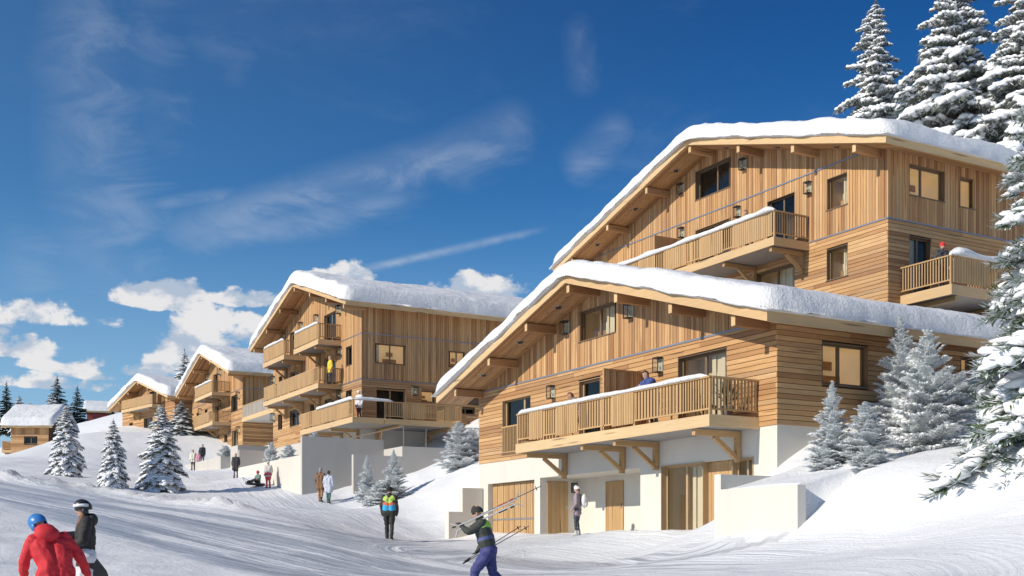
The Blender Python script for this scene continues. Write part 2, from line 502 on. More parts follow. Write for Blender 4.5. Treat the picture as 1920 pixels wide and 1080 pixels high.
# ------------------------------------------------------------------ ground
CTRL = [P(*a) for a in []]
CTRL = [(0, 0, -1.6), (-6, -8, -2.0), (8, -8, -1.9), (0, -40, -3.5), (40, -40, -3), (-40, -20, -2.5)]
for (px, py, d) in [
    (960, 1080, 26.2), (400, 1080, 24.5), (100, 1096, 21.5), (1300, 1080, 22), (1500, 1080, 19.5), (1920, 1066, 17.5),
    (730, 1010, 38.7), (560, 1005, 37), (1090, 1003, 38.5), (1200, 1001, 35), (1350, 1001, 29), (1440, 1001, 27), (950, 1003, 43), (1080, 1000.5, 41),
    (0, 899, 55), (120, 915, 53), (250, 938, 50), (480, 964, 45), (0, 960, 38), (250, 1000, 35), (480, 1010, 36), (620, 985, 43),
    (120, 890, 72), (213, 917, 60), (300, 919, 62), (60, 866, 90), (0, 884, 80), (110, 822, 112), (200, 805, 130), (330, 805, 128), (300, 770, 150),
    (345, 850, 106), (380, 880, 97), (420, 905, 80), (442, 893, 84), (503, 918, 77), (566, 929, 62), (605, 934, 60), (660, 933, 60), (700, 941, 57.5), (700, 965, 50),
    (770, 908, 58), (832, 868, 60), (890, 846, 59), (850, 950, 50), (835, 1000, 45.8), (790, 988, 47), (820, 920, 53), (895, 880, 50),
    (1600, 995, 25), (1800, 955, 23.5), (1650, 1045, 21), (1620, 897, 28.5), (1720, 842, 30.5), (1560, 888, 29), (1850, 862, 24), (1920, 815, 25), (1990, 790, 25),
    (1530, 812, 32.5), (1640, 765, 33.5), (1760, 703, 35), (1846, 668, 36), (1910, 640, 38), (1700, 962, 24.7), (1700, 915, 26.2), (1800, 905, 25.0),
    (160, 790, 165), (40, 832, 170), (20, 890, 136), (60, 872, 136), (-80, 905, 130), (0, 868, 112), (60, 846, 112), (400, 860, 104), (450, 850, 104)]:
    CTRL.append(P(px, d, py))
CTRL += [(21.6, 23.6, 2.3), (21.4, 25.0, 1.2), (20.5, 30, .42), (21.2, 35, .45), (21.2, 40, .55), (27, 52, 4.5), (33, 50, 5.4), (33, 23.0, 5.6), (40, 20, 8.5), (45, 35, 11.5), (50, 55, 13), (40, 68, 11), (30, 64, 5.6),
         (24, 72, 4.9), (26, 90, 6.3), (30, 100, 8.0), (28, 104, 7.9), (45, 110, 14), (70, 70, 20), (70, 20, 16), (60, -10, 8),
         (-40, 30, 0.5), (-60, 80, 6), (-90, 150, 12), (-40, 220, 14), (60, 220, 20), (-120, 40, 0), (140, 120, 30), (140, 0, 18)]
CTRL = np.array(CTRL, float)
def tps_fit(C, lam=0.02):
    n = len(C); sc = 30.0
    xy = C[:, :2] / sc
    d2 = ((xy[:, None] - xy[None]) ** 2).sum(-1)
    K = 0.5 * d2 * np.log(d2 + 1e-9) + lam * 0.02 * np.eye(n)
    A = np.zeros((n + 3, n + 3)); A[:n, :n] = K
    A[:n, n] = 1; A[:n, n + 1:] = xy; A[n, :n] = 1; A[n + 1:, :n] = xy.T
    b = np.zeros(n + 3); b[:n] = C[:, 2]
    return np.linalg.solve(A, b)
TPS = tps_fit(CTRL)
def tps(X, Y):
    sc = 30.0; n = len(CTRL)
    z = TPS[n] + TPS[n + 1] * X / sc + TPS[n + 2] * Y / sc
    for i in range(n):
        d2 = ((X - CTRL[i, 0]) ** 2 + (Y - CTRL[i, 1]) ** 2) / sc ** 2
        z = z + TPS[i] * 0.5 * d2 * np.log(d2 + 1e-9)
    return z
# centre lines of the trodden ways, in plan (x, y, half width, strength of the frozen and painted shade tone)
WAYS = [[(*P(1500, 19), 5.0, .5), (*P(1000, 26), 5.5, 1.0), (*P(620, 34), 5.0, 1.0), (*P(300, 40), 4.6, .9), (*P(80, 46), 4.5, .85), (*P(-150, 54), 4.5, .8)],
        [(*P(735, 40), 3.6, .7), (*P(650, 47), 3.4, .7), (*P(545, 57), 2.8, .7), (*P(470, 72), 2.4, .7), (*P(400, 90), 2.2, .6), (*P(350, 108), 2.0, .5)],
        [(*P(800, 36), 4.0, .7), (*P(1000, 39), 3.6, .7), (*P(1200, 34), 3.2, .6), (*P(1330, 29), 3.0, .5)]]
def way_mask(X, Y, coords=False):
    best = np.zeros_like(X); lat = np.zeros_like(X); lon = np.zeros_like(X); near_ = np.full_like(X, 1e9)
    for wi, w in enumerate(WAYS):
        run = 137.0 * wi
        for a, b in zip(w[:-1], w[1:]):
            dx, dy = b[0] - a[0], b[1] - a[1]
            t = np.clip(((X - a[0]) * dx + (Y - a[1]) * dy) / (dx * dx + dy * dy), 0, 1)
            d = np.hypot(X - a[0] - t * dx, Y - a[1] - t * dy)
            hw = a[2] + (b[2] - a[2]) * t
            L_ = math.hypot(dx, dy)
            if coords:
                sd = ((X - a[0]) * dy - (Y - a[1]) * dx) / L_
                k = d / hw < near_
                near_ = np.where(k, d / hw, near_); lat = np.where(k, np.sign(sd) * d, lat); lon = np.where(k, run + t * L_, lon)
            run += L_
            best = np.maximum(best, (1 - sm(hw * 0.75, hw * 1.25, d)) * (a[3] + (b[3] - a[3]) * t))
    return (best, lat, lon) if coords else best
BANK = [P(-60, 57), P(0, 55), P(120, 53), P(250, 50.3), P(360, 47.8), P(450, 45.6)]
def bank_mask(X, Y):
    best = np.full_like(X, 1e9)
    for i, (a, b) in enumerate(zip(BANK[:-1], BANK[1:])):
        dx, dy = b[0] - a[0], b[1] - a[1]
        t = np.clip(((X - a[0]) * dx + (Y - a[1]) * dy) / (dx * dx + dy * dy), 0, 1)
        best = np.minimum(best, np.hypot(X - a[0] - t * dx, Y - a[1] - t * dy))
    return np.exp(-(best / 0.75) ** 2)
XE = 18.5                                                       # front of the low wall by the lodge door
def ground_h(X, Y, detail=True):
    X = np.asarray(X, float); Y = np.asarray(Y, float)
    rad = np.hypot(X - 15, Y - 60)
    far = sm(170, 420, rad)
    z = tps(X, Y) * (1 - far) + 6.0 * far
    way = way_mask(X, Y)
    # made-up ground behind the retaining walls
    def inside(x0, x1, y0, y1, e=0.06):
        return sm(x0 - e, x0 + e, X) * (1 - sm(x1 - e, x1 + e, X)) * sm(y0 - e, y0 + e, Y) * (1 - sm(y1 - e, y1 + e, Y))
    def raise_to(z, h, k):
        return z + k * np.maximum(h - z, 0)
    z = raise_to(z, 4.86 + 0.05 * fbm(X * .5, Y * .5, 2, 5), inside(20.80, 28.5, 59.68, 71.0))
    z = raise_to(z, 5.30, inside(25.55, 28.0, 57.15, 66.7))
    z = raise_to(z, 7.2, inside(25.22, 31, 87.1, 89.55))
    z = raise_to(z, 6.95, inside(24.62, 31, 89.7, 104.0))
    ke = inside(XE + .13, 22.3, 19.72, 22.42)
    z = raise_to(z, 1.36 + 0.27 * np.clip(X - XE, 0, 4), ke)
    kr = sm(XE - .5, XE + 2.4, X) * (1 - sm(19.55, 19.9, Y)) * sm(14.5, 18.8, Y) * (1 - sm(24, 30, X))
    z = raise_to(z, 1.30 + 0.27 * np.clip(X - XE, 0, 4), kr)
    # floor of the recess and of the lodge front
    z = np.where((X > 20.6) & (X < 33) & (Y > 25.5) & (Y < 40.2), np.minimum(z, 0.46), z)
    z = np.where((X > 21.8) & (X < 33) & (Y > 23.9) & (Y < 40.2), np.minimum(z, 0.46), z)
    if detail:
        near = 1 - sm(60, 140, np.hypot(X, Y))
        soft = fbm(X * 0.16, Y * 0.16, 4, 11) * 0.22
        u = X * 0.96 + Y * 0.27; v = Y * 0.96 - X * 0.27
        streak = fbm(u * 1.5, v * 0.10, 4, 31) * 0.06 + fbm(u * 4.0, v * 0.22, 3, 37) * 0.016
        z = z + soft * (1 - 0.8 * way) * (1 - 0.5 * inside(14, 23, 22, 42, 1.0)) + streak * (0.25 + way) * near
        drift = fbm(X * .5 + 3, Y * .5, 4, 51) * 0.17 * (1 - way) * near
        z = z + drift
        # ploughed lumpy bank along the far edge of the road
        k = bank_mask(X, Y)
        z = z + k * (0.16 + 0.50 * np.abs(fbm(X * 1.3, Y * 1.3, 4, 71, .6)))
    return z
def gz(x, y):
    return float(ground_h(np.array([x]), np.array([y]))[0])
def spread(a, b, s0, lim, grow=1.12):
    out = [a]; s = s0
    while abs(out[-1] - b) > 1e-6 and (out[-1] < b if b > a else out[-1] > b):
        s = min(s * grow, lim); out.append(out[-1] + (s if b > a else -s))
    return out
def ground():
    xs = list(np.arange(-16, 36.01, 0.27)) + spread(36, 1500, 0.3, 60, 1.07)[1:] + spread(-16, -1500, 0.3, 60, 1.07)[1:]
    ys = list(np.arange(9, 66.01, 0.27)) + list(np.arange(66.5, 112, 0.55)) + spread(112, 2200, 0.6, 60, 1.06) + spread(9, -400, 0.3, 40, 1.09)[1:]
    for w in (20.80, 22.75, 25.55, 25.22, 24.62, XE + .13): xs += [w - .09, w - .04, w + .04, w + .09]
    for w in (59.68, 57.15, 87.1, 89.7, 19.72, 22.42): ys += [w - .09, w - .04, w + .04, w + .09]
    xs = np.array(sorted(set(np.round(xs, 3)))); ys = np.array(sorted(set(np.round(ys, 3))))
    X, Y = np.meshgrid(xs, ys)
    Z = ground_h(X.ravel(), Y.ravel())
    V = np.stack([X.ravel(), Y.ravel(), Z], 1)
    nx, ny = len(xs), len(ys)
    i = np.arange(nx * ny).reshape(ny, nx)
    T = np.stack([i[:-1, :-1].ravel(), i[:-1, 1:].ravel(), i[1:, 1:].ravel(), i[1:, :-1].ravel()], 1)
    t = NT('snow field with trodden ways')
    at = t.n('ShaderNodeAttribute', attribute_name='way')
    w = at.outputs['Fac']
    al = t.n('ShaderNodeAttribute', attribute_name='along').outputs['Vector']      # across and along the trodden way
    def wn(sx, sy, d, r_, dist=.3):
        mp = t.n('ShaderNodeMapping'); mp.inputs['Scale'].default_value = (sx, sy, 1)
        t.nt.links.new(al, mp.inputs[0])
        return t.noise(mp.outputs[0], 1.0, d, r_, dist)
    s1 = wn(0.9, 0.055, 7, 0.62)
    s2 = wn(4.2, 0.13, 6, 0.65)
    big = wn(0.22, 0.05, 4, 0.55)
    rut = wn(7.5, 0.035, 3, 0.5, .1)
    a = t.noise(t.pos(), 0.9, 6, 0.6)
    b = t.noise(t.pos(), 9.0, 6, 0.68)
    fine = t.noise(t.pos(), 42.0, 4, 0.7)
    base = t.mix(a, (0.73, 0.745, 0.775, 1), (0.82, 0.823, 0.828, 1))
    packed = t.mix(s2, (0.64, 0.675, 0.73, 1), (0.85, 0.855, 0.87, 1))
    col = t.mix(t.m('MULTIPLY', w, 0.75, True), base, packed)
    ice = t.m('ADD', t.m('MULTIPLY', s1, 0.75), t.m('ADD', t.m('MULTIPLY', big, 0.75), t.m('ADD', t.m('MULTIPLY', s2, 0.45), t.m('MULTIPLY', rut, 0.25))))  # noise for the frozen patches and the painted tree shadows
    ice_shade_mask = t.m('MULTIPLY', t.step(ice, 1.01, 1.12), t.step(w, 0.55, 0.95))  # frozen patches; their dark tone also paints long tree shadows across the road
    ice_shade_col = t.mix(t.step(s2, .3, .7), (0.15, 0.185, 0.235, 1), (0.50, 0.55, 0.62, 1))
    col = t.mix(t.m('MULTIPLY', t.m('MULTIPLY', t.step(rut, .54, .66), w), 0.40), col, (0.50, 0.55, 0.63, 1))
    col = t.mix(t.m('MULTIPLY', ice_shade_mask, 0.78), col, ice_shade_col)
    di = t.n('ShaderNodeAttribute', attribute_name='ploughed').outputs['Fac']
    col = t.mix(t.m('MULTIPLY', t.m('MULTIPLY', di, t.step(b, .42, .66)), 0.55), col, (0.64, 0.57, 0.44, 1))
    h = t.m('ADD', t.m('MULTIPLY', a, 1.0), t.m('ADD', t.m('MULTIPLY', b, 0.5), t.m('MULTIPLY', fine, 0.10)))
    h = t.m('ADD', h, t.m('MULTIPLY', t.m('SUBTRACT', t.m('MULTIPLY', s2, 0.8), t.m('MULTIPLY', rut, 0.9)), w))
    t.bump(h, 0.6, 0.12)
    t.set(col, t.m('SUBTRACT', 0.8, t.m('MULTIPLY', ice_shade_mask, 0.42)), Specular_IOR_Level=0.3)
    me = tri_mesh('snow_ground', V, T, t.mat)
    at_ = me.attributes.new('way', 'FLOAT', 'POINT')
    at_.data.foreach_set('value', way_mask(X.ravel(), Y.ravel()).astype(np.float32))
    bv = me.attributes.new('ploughed', 'FLOAT', 'POINT')
    bv.data.foreach_set('value', bank_mask(X.ravel(), Y.ravel()).astype(np.float32))
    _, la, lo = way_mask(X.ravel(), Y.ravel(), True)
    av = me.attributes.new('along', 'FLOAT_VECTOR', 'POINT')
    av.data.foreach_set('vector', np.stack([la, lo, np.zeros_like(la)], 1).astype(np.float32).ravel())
    return tag(link('snow_ground', me), kind='structure')
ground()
# ------------------------------------------------------------------ lodges
def cut(lo, hi, holes):
    """what is left of lo..hi after the holes"""
    segs = [(lo, hi)]
    for a, b in holes:
        nx = []
        for s, e in segs:
            if b <= s or a >= e: nx.append((s, e)); continue
            if a > s: nx.append((s, a))
            if b < e: nx.append((b, e))
        segs = nx
    return [(s, e) for s, e in segs if e - s > 0.02]

class Lodge:
    TH_ROOF = 0.24
    def __init__(s, name, label, cat, org, Xw, Y0, Y1, zb, Xb, Xr, Xe, Ye0, Ye1, zE, zR, rz=0.0, at=None):
        s.__dict__.update(dict(org=org, Xw=Xw, Y0=Y0, Y1=Y1, zb=zb, Xb=Xb, Xr=Xr, Xe=Xe, Ye0=Ye0, Ye1=Ye1, zE=zE, zR=zR))
        s.root = thing(name, label, cat, at if at else org, rz)
        s.ym = (Ye0 + Ye1) / 2
        s.sl = (zR - zE) / (s.ym - Ye0)
        s.front, s.side = [], []                     # openings: (a0, a1, z0, z1)
    def under(s, y):                                 # underside of the roof at y
        return s.zR - abs(y - s.ym) * s.sl
    def part(s, mb, name, mats, parent=None):
        return mb.build(name, mats, parent or s.root, s.org)
    # ---- structural walls behind the boards
    def shell(s, zst, base_mat, name='wall', t=0.24):
        """wall bodies with real openings; below zst rendered, above dark backing"""
        mb = MB()
        ys = sorted(set([s.Y0, s.Y1, s.ym] + [v for o in s.front for v in o[:2]]))
        for a, b in zip(ys[:-1], ys[1:]):
            for (z0, z1, mi) in ((s.zb, zst, 0), (zst, None, 1)):
                hol = [(o[2], o[3]) for o in s.front if o[0] < (a + b) / 2 < o[1]]
                top = min(s.under(a), s.under(b)) if z1 is None else z1
                for (p, q) in cut(z0, top, hol):
                    qa, qb = (s.under(a), s.under(b)) if (z1 is None and q > top - 1e-4) else (q, q)
                    x0 = s.Xw + (0 if mi == 0 else 0.03)
                    mb.hexa([(x0, a, p), (s.Xw + t, a, p), (s.Xw + t, b, p), (x0, b, p),
                             (x0, a, qa), (s.Xw + t, a, qa), (s.Xw + t, b, qb), (x0, b, qb)], mi)
        xs = sorted(set([s.Xw + t, s.Xb] + [v for o in s.side for v in o[:2]]))
        for a, b in zip(xs[:-1], xs[1:]):
            for (z0, z1, mi) in ((s.zb, zst, 0), (zst, s.under(s.Y0), 1)):
                for (p, q) in cut(z0, z1, [(o[2], o[3]) for o in s.side if o[0] < (a + b) / 2 < o[1]]):
                    mb.box(a, b, s.Y0 + (0 if mi == 0 else 0.03), s.Y0 + t, p, q, mi)
        mb.box(s.Xw + t, s.Xb, s.Y1 - t, s.Y1, s.zb, s.under(s.Y1), 1)
        mb.hexa([(s.Xb - .2, s.Y0 + t, s.zb), (s.Xb, s.Y0 + t, s.zb), (s.Xb, s.ym, s.zb), (s.Xb - .2, s.ym, s.zb),
                 (s.Xb - .2, s.Y0 + t, s.under(s.Y0 + t)), (s.Xb, s.Y0 + t, s.under(s.Y0 + t)), (s.Xb, s.ym, s.zR), (s.Xb - .2, s.ym, s.zR)], 1)
        mb.hexa([(s.Xb - .2, s.ym, s.zb), (s.Xb, s.ym, s.zb), (s.Xb, s.Y1 - t, s.zb), (s.Xb - .2, s.Y1 - t, s.zb),
                 (s.Xb - .2, s.ym, s.zR), (s.Xb, s.ym, s.zR), (s.Xb, s.Y1 - t, s.under(s.Y1 - t)), (s.Xb - .2, s.Y1 - t, s.under(s.Y1 - t))], 1)
        s.wall = s.part(mb, name, [base_mat, M['backing']])
        return s.wall
    # ---- boards
    def boards(s, zH, zV, w=0.142, gap=0.016, side_v=None, th=0.028, seed=1):
        """level boards zH..zV and upright boards above on the front; the same on the side,
        where side_v gives the height at which they turn upright"""
        r = random.Random(seed)
        out = []                                     # (axis, box)
        def jit(): return th + r.uniform(-.006, .009)
        z = zH
        while z < zV - 0.03:
            z1 = min(z + w, zV)
            zm = (z + z1) / 2
            hw = (s.zR - z1) / s.sl
            lo, hi = max(s.Y0, s.ym - hw), min(s.Y1, s.ym + hw)
            for p, q in cut(lo, hi, [(o[0], o[1]) for o in s.front if o[2] < zm < o[3]]):
                a = p
                while a < q - 0.01:
                    b = a + r.uniform(2.6, 4.6)
                    if q - b < 0.8: b = q
                    out.append(('y', (s.Xw - jit(), s.Xw + 0.028, a, min(b, q) - 0.004, z, z1 - gap)))
                    a = b
            z += w
        y = s.Y0
        while y < s.Y1 - 0.02:
            y1 = min(y + w * r.uniform(.88, 1.12), s.Y1)
            ymid = (y + y1) / 2
            top = s.under(ymid) + 0.05
            for p, q in cut(zV + 0.03, top, [(o[2], o[3]) for o in s.front if o[0] < ymid < o[1]]):
                out.append(('z', (s.Xw - jit(), s.Xw + 0.028, y, y1 - gap, p, q)))
            y = y1
        sv = side_v if side_v is not None else 1e9
        top = s.under(s.Y0) + 0.04
        z = zH
        while z < min(sv, top) - 0.03:
            z1 = min(z + w, min(sv, top)); zm = (z + z1) / 2
            for p, q in cut(s.Xw - th, s.Xb, [(o[0], o[1]) for o in s.side if o[2] < zm < o[3]]):
                a = p
                while a < q - 0.01:
                    b = a + r.uniform(2.6, 4.6)
                    if q - b < 0.8: b = q
                    out.append(('x', (a, min(b, q) - 0.004, s.Y0 - jit(), s.Y0 + 0.028, z, z1 - gap)))
                    a = b
            z += w
        if side_v is not None:
            x = s.Xw - th
            while x < s.Xb - 0.02:
                x1 = x + w * r.uniform(.88, 1.12); xm = (x + x1) / 2
                for p, q in cut(sv + 0.03, top, [(o[2], o[3]) for o in s.side if o[0] < xm < o[1]]):
                    out.append(('zs', (x, x1 - gap, s.Y0 - jit(), s.Y0 + 0.028, p, q)))
                x = x1
        return out
    def lay(s, boards, individual):
        def size(b):
            b = b[1]
            c = ((b[0] + b[1]) / 2, (b[2] + b[3]) / 2)
            d = c[0] * ST + c[1] * CT
            e = sorted((b[1] - b[0], b[3] - b[2], b[5] - b[4]))
            return -e[1] * e[2] / d ** 2
        boards = sorted(boards, key=size)
        for ax, b in boards[:individual]:
            piece('plank', M['larch_' + ax[0]], s.wall, b, s.org)
        rest = {}
        for ax, b in boards[individual:]:
            rest.setdefault(ax[0], MB()).box(*b)
        mb = MB()
        mats = []
        for k, (ax, g) in enumerate(sorted(rest.items())):
            n = len(mb.V)
            mb.V += g.V; mb.F += [tuple(i + n for i in f) for f in g.F]; mb.M += [k] * len(g.F); mb.S += g.S
            mats.append(M['larch_' + ax])
        if mb.V:
            tag(mb.build('planks', mats, s.wall, s.org), kind='stuff')
    # ---- openings
    def window(s, face, a0, a1, z0, z1, n=2, room='room', frame='frame', rec=0.13, depth=0.8, bar=0.065, tall=False, blind=None, ratio=None, name='window'):
        """a framed window set back in its opening: window > pane, room seen through it"""
        def q(a, b, c):                              # (along, inwards, up) -> x, y, z
            return (s.Xw + b, a, c) if face == 'front' else (a, s.Y0 + b, c)
        def bx(mb, A0, A1, B0, B1, C0, C1, mi=0):
            if face == 'front': mb.box(s.Xw + B0, s.Xw + B1, A0, A1, C0, C1, mi)
            else: mb.box(A0, A1, s.Y0 + B0, s.Y0 + B1, C0, C1, mi)
        e = 0.002
        fr = MB()
        d0, d1 = rec, rec + 0.07
        bx(fr, a0 + e, a1 - e, d0, d1, z0 + e, z0 + bar); bx(fr, a0 + e, a1 - e, d0, d1, z1 - bar, z1 - e)
        bx(fr, a0 + e, a0 + bar, d0, d1, z0 + bar, z1 - bar); bx(fr, a1 - bar, a1 - e, d0, d1, z0 + bar, z1 - bar)
        edges = [a0 + bar]
        cuts = ratio or [k / n for k in range(1, n)]
        for k in cuts:
            c = a0 + (a1 - a0) * k
            bx(fr, c - bar * .6, c + bar * .6, d0 + .004, d1 + .004, z0 + bar, z1 - bar)
            edges += [c - bar * .6, c + bar * .6]
        edges.append(a1 - bar)
        # lining of the reveal
        bx(fr, a0 + e, a0 + .022, -.034, d0, z0 + e, z1 - e); bx(fr, a1 - .022, a1 - e, -.034, d0, z0 + e, z1 - e)
        bx(fr, a0 + .022, a1 - .022, -.034, d0, z1 - .022, z1 - e)
        wn = s.part(fr, name, M[frame])
        sl = MB(); bx(sl, a0 - .03, a1 + .03, -.060, d0 - .002, z0 - .035, z0 + .004)
        sl.build('sill', M['frame'], wn, s.org)
        for k in range(0, len(edges), 2):
            g = MB(); bx(g, edges[k] + .001, edges[k + 1] - .001, d0 + .025, d0 + .035, z0 + bar, z1 - bar)
            g.build('pane', M['glass'], wn, s.org)
        if depth == 0.8 and room == 'room': depth = 0.55
        rm = MB()
        t0 = d1 + .02
        A0, A1, C0, C1 = a0 + .01, a1 - .01, z0 + .01, z1 - .01
        if face == 'front':
            v = [(s.Xw + t0, A0, C0), (s.Xw + t0, A1, C0), (s.Xw + t0, A1, C1), (s.Xw + t0, A0, C1)]
            v += [(s.Xw + t0 + depth, y, z) for (_, y, z) in v]
        else:
            v = [(A0, s.Y0 + t0, C0), (A1, s.Y0 + t0, C0), (A1, s.Y0 + t0, C1), (A0, s.Y0 + t0, C1)]
            v += [(x, s.Y0 + t0 + depth, z) for (x, _, z) in v]
        rm.add(v, [(4, 5, 6, 7), (0, 4, 7, 3), (1, 2, 6, 5), (3, 7, 6, 2), (0, 1, 5, 4)])
        rm.build('room', M[room], wn, s.org)
        if room in ('room_lit', 'room'):                       # a curtain drawn to one side, furniture against the back wall
            b = MB()
            w_ = (A1 - A0) * (.16 if room == 'room_lit' else .46)
            for k in range(5):
                bx(b, A0 + .01 + w_ * k / 5, A0 + .01 + w_ * (k + .86) / 5, t0 + .06 + .03 * (k % 2), t0 + .085 + .03 * (k % 2), C0 + .01, C1 - .01)
            b.build('curtain', M['room_pale'], wn, s.org)
            b = MB()
            bx(b, A0 + (A1 - A0) * .42, A0 + (A1 - A0) * .86, t0 + depth - .22, t0 + depth - .02, C0 + .01, C0 + (C1 - C0) * .34)
            bx(b, A0 + (A1 - A0) * .55, A0 + (A1 - A0) * .78, t0 + depth - .05, t0 + depth - .02, C0 + (C1 - C0) * .5, C0 + (C1 - C0) * .72)
            b.build('furniture', M['larch_x'], wn, s.org)
        if blind is not None:
            b = MB(); bx(b, A0 + .02, A0 + .02 + (A1 - A0 - .04) * blind, t0 + .05, t0 + .07, C0 + .01, C1 - .01)
            b.build('curtain', M['room_pale'], wn, s.org)
        return wn
    # ---- roof
    def roof(s, purlins, soffit_lights=(), zF=0.30, soffit_pitch=0.115, purlin_w=0.17, purlin_h=0.27, plen=None):
        t = s.TH_ROOF
        mb = MB()
        for sg in (-1, 1):
            ye = s.Ye0 if sg < 0 else s.Ye1
            p = [(s.Xr + .05, ye - sg * .05, s.zE + .012), (s.Xe, ye - sg * .05, s.zE + .012), (s.Xe, s.ym, s.zR + .027), (s.Xr + .05, s.ym, s.zR + .027)]
            mb.hexa(p + [(a, b, c + t - .03) for a, b, c in p])
        rf = s.part(mb, 'roof', M['backing'])
        fb = MB()                                                    # barge boards and eaves boards
        for sg in (-1, 1):
            ye = s.Ye0 if sg < 0 else s.Ye1
            p = [(s.Xr, ye, s.zE - .02), (s.Xr + .05, ye, s.zE - .02), (s.Xr + .05, s.ym, s.zR - .02), (s.Xr, s.ym, s.zR - .02)]
            bb = MB().hexa(p + [(a, b, c + zF) for a, b, c in p])
            bb.build('barge_board', M['pale_y'], rf, s.org)
            y0, y1 = (ye, ye + .05) if sg < 0 else (ye - .05, ye)
            MB().box(s.Xr + .052, s.Xe, y0, y1, s.zE - .02, s.zE + zF - .03).build('eaves_board', M['pale_x'], rf, s.org)
        sb = MB()
        x = s.Xr + .06
        r = random.Random(5)
        while x < s.Xw - .03:                                        # boards of the verge, running down the slope
            x1 = min(x + soffit_pitch, s.Xw - .02)
            for sg in (-1, 1):
                ye = s.Ye0 + .06 if sg < 0 else s.Ye1 - .06
                lift = r.uniform(-.006, .004)
                ze = s.under(ye) + lift; zr = s.under(s.ym) + lift
                p = [(x, ye, ze - .025), (x1 - .022, ye, ze - .025), (x1 - .022, s.ym, zr - .025), (x, s.ym, zr - .025)]
                sb.hexa(p + [(a, b, c + .03) for a, b, c in p])
            x = x1
        tag(sb.build('soffit_boards', M['larch_y'], rf, s.org), kind='stuff')
        eb = MB()                                                    # boards under the long eaves
        y = s.Ye0 + .06
        while y < s.Y0 - .05:
            y1 = min(y + soffit_pitch, s.Y0 - .035)
            za, zb_ = s.under(y), s.under(y1 - .02)
            eb.hexa([(s.Xw - .02, y, za - .025), (s.Xe - .05, y, za - .025), (s.Xe - .05, y1 - .02, zb_ - .025), (s.Xw - .02, y1 - .02, zb_ - .025),
                     (s.Xw - .02, y, za), (s.Xe - .05, y, za), (s.Xe - .05, y1 - .02, zb_), (s.Xw - .02, y1 - .02, zb_)])
            y = y1
        tag(eb.build('eaves_soffit_boards', M['larch_x'], rf, s.org), kind='stuff')
        pl = plen or 0.12
        for y in purlins:
            z1 = min(s.under(y - purlin_w / 2), s.under(y + purlin_w / 2)) - .028
            b = MB().box(s.Xr + pl, s.Xw + .1, y - purlin_w / 2, y + purlin_w / 2, z1 - purlin_h, z1)
            b.box(s.Xr + pl - .002, s.Xr + pl + .002, y - purlin_w / 2 + .004, y + purlin_w / 2 - .004, z1 - purlin_h + .004, z1 - .004)
            b.M[-6:] = [1] * 6
            b.build('purlin', [M['larch_x'], M['pale_y']], rf, s.org)
        for y in soffit_lights:
            z = s.under(y) - .045
            xm = (s.Xr + s.Xw) / 2
            ang = [2 * math.pi * k / 10 for k in range(10)]
            c = MB()
            for rr, zz, mi in ((.15, 0, 0), (.10, -.012, 1)):
                vs = [(xm + rr * math.cos(a), y + rr * math.sin(a), z + zz - math.copysign(1, y - s.ym) * s.sl * rr * math.sin(a)) for a in ang]
                c.add(vs + [(p[0], p[1], p[2] + .03) for p in vs], [tuple(range(9, -1, -1))] + [(k, (k + 1) % 10, 10 + (k + 1) % 10, 10 + k) for k in range(10)], mi)
            c.build('soffit_light', [M['steel'], M['dark_metal']], rf, s.org)
        s.rf = rf
        return rf
    def snowcap(s, label, T=0.55, out=0.13, step=0.16, seed=3, at=None, rz=0, group='snow lying on the lodge roofs'):
        """a thick rounded blanket of snow on the roof"""
        def line(a, b, st):
            L = b - a
            e = np.concatenate([[0, .004, .02, .05, .1, .17, .26, .36, .48, .62], np.arange(.62 + st, L / 2, st)])
            return np.unique(np.round(np.concatenate([a + e, b - e, [(a + b) / 2]]), 4))
        x0, x1, y0, y1 = s.Xr - out, s.Xe + out, s.Ye0 - out, s.Ye1 + out
        xs, ys = line(x0, x1, step * 1.6), line(y0, y1, step)
        X, Y = np.meshgrid(xs, ys)
        d = np.minimum(np.minimum(X - x0, x1 - X), np.minimum(Y - y0, y1 - Y))
        # round the corners in plan
        ex, ey = np.minimum(X - x0, x1 - X), np.minimum(Y - y0, y1 - Y)
        rc = 0.6
        cor = (ex < rc) & (ey < rc)
        d = np.where(cor, np.clip(rc - np.hypot(rc - ex, rc - ey), 0, None), d)
        Rr = 0.46
        prof = np.sqrt(np.clip(1 - (1 - np.clip(d / Rr, 0, 1)) ** 2, 0, 1))
        ry = np.sqrt((Y - s.ym) ** 2 + 0.5 ** 2) - 0.22
        base = s.zR - ry * s.sl + s.TH_ROOF + .035
        lump = 1 + 0.19 * fbm(X * .55, Y * .55, 4, seed) + 0.10 * fbm(X * 2.2, Y * 2.2, 3, seed + 9)
        edge = np.exp(-d / 0.5)
        Z = base + T * lump * prof * (1 + 0.10 * edge * fbm(X * 1.3, Y * 1.3, 3, seed + 5)) - .03 * (1 - prof)
        wx_ = np.exp(-ex / 0.5) * 0.10; wy_ = np.exp(-ey / 0.5) * 0.10
        Xd = X + wx_ * fbm(Y * 0.9, Z * 0.9, 3, seed + 21) * np.sign((x0 + x1) / 2 - X)
        Yd = Y + wy_ * fbm(X * 0.9, Z * 0.9, 3, seed + 22) * np.sign((y0 + y1) / 2 - Y)
        V = np.stack([Xd.ravel(), Yd.ravel(), Z.ravel()], 1)
        low = V.copy(); low[:, 2] = (base - .03 + 0.10 * edge * (fbm(X * 1.1, Y * 1.1, 3, seed + 40))).ravel()
        inn = np.clip(d / 0.12, 0, 1).ravel()
        low[:, 0] += ((x0 + x1) / 2 - low[:, 0]) * 0.0
        nx, ny = len(xs), len(ys)
        i = np.arange(nx * ny).reshape(ny, nx)
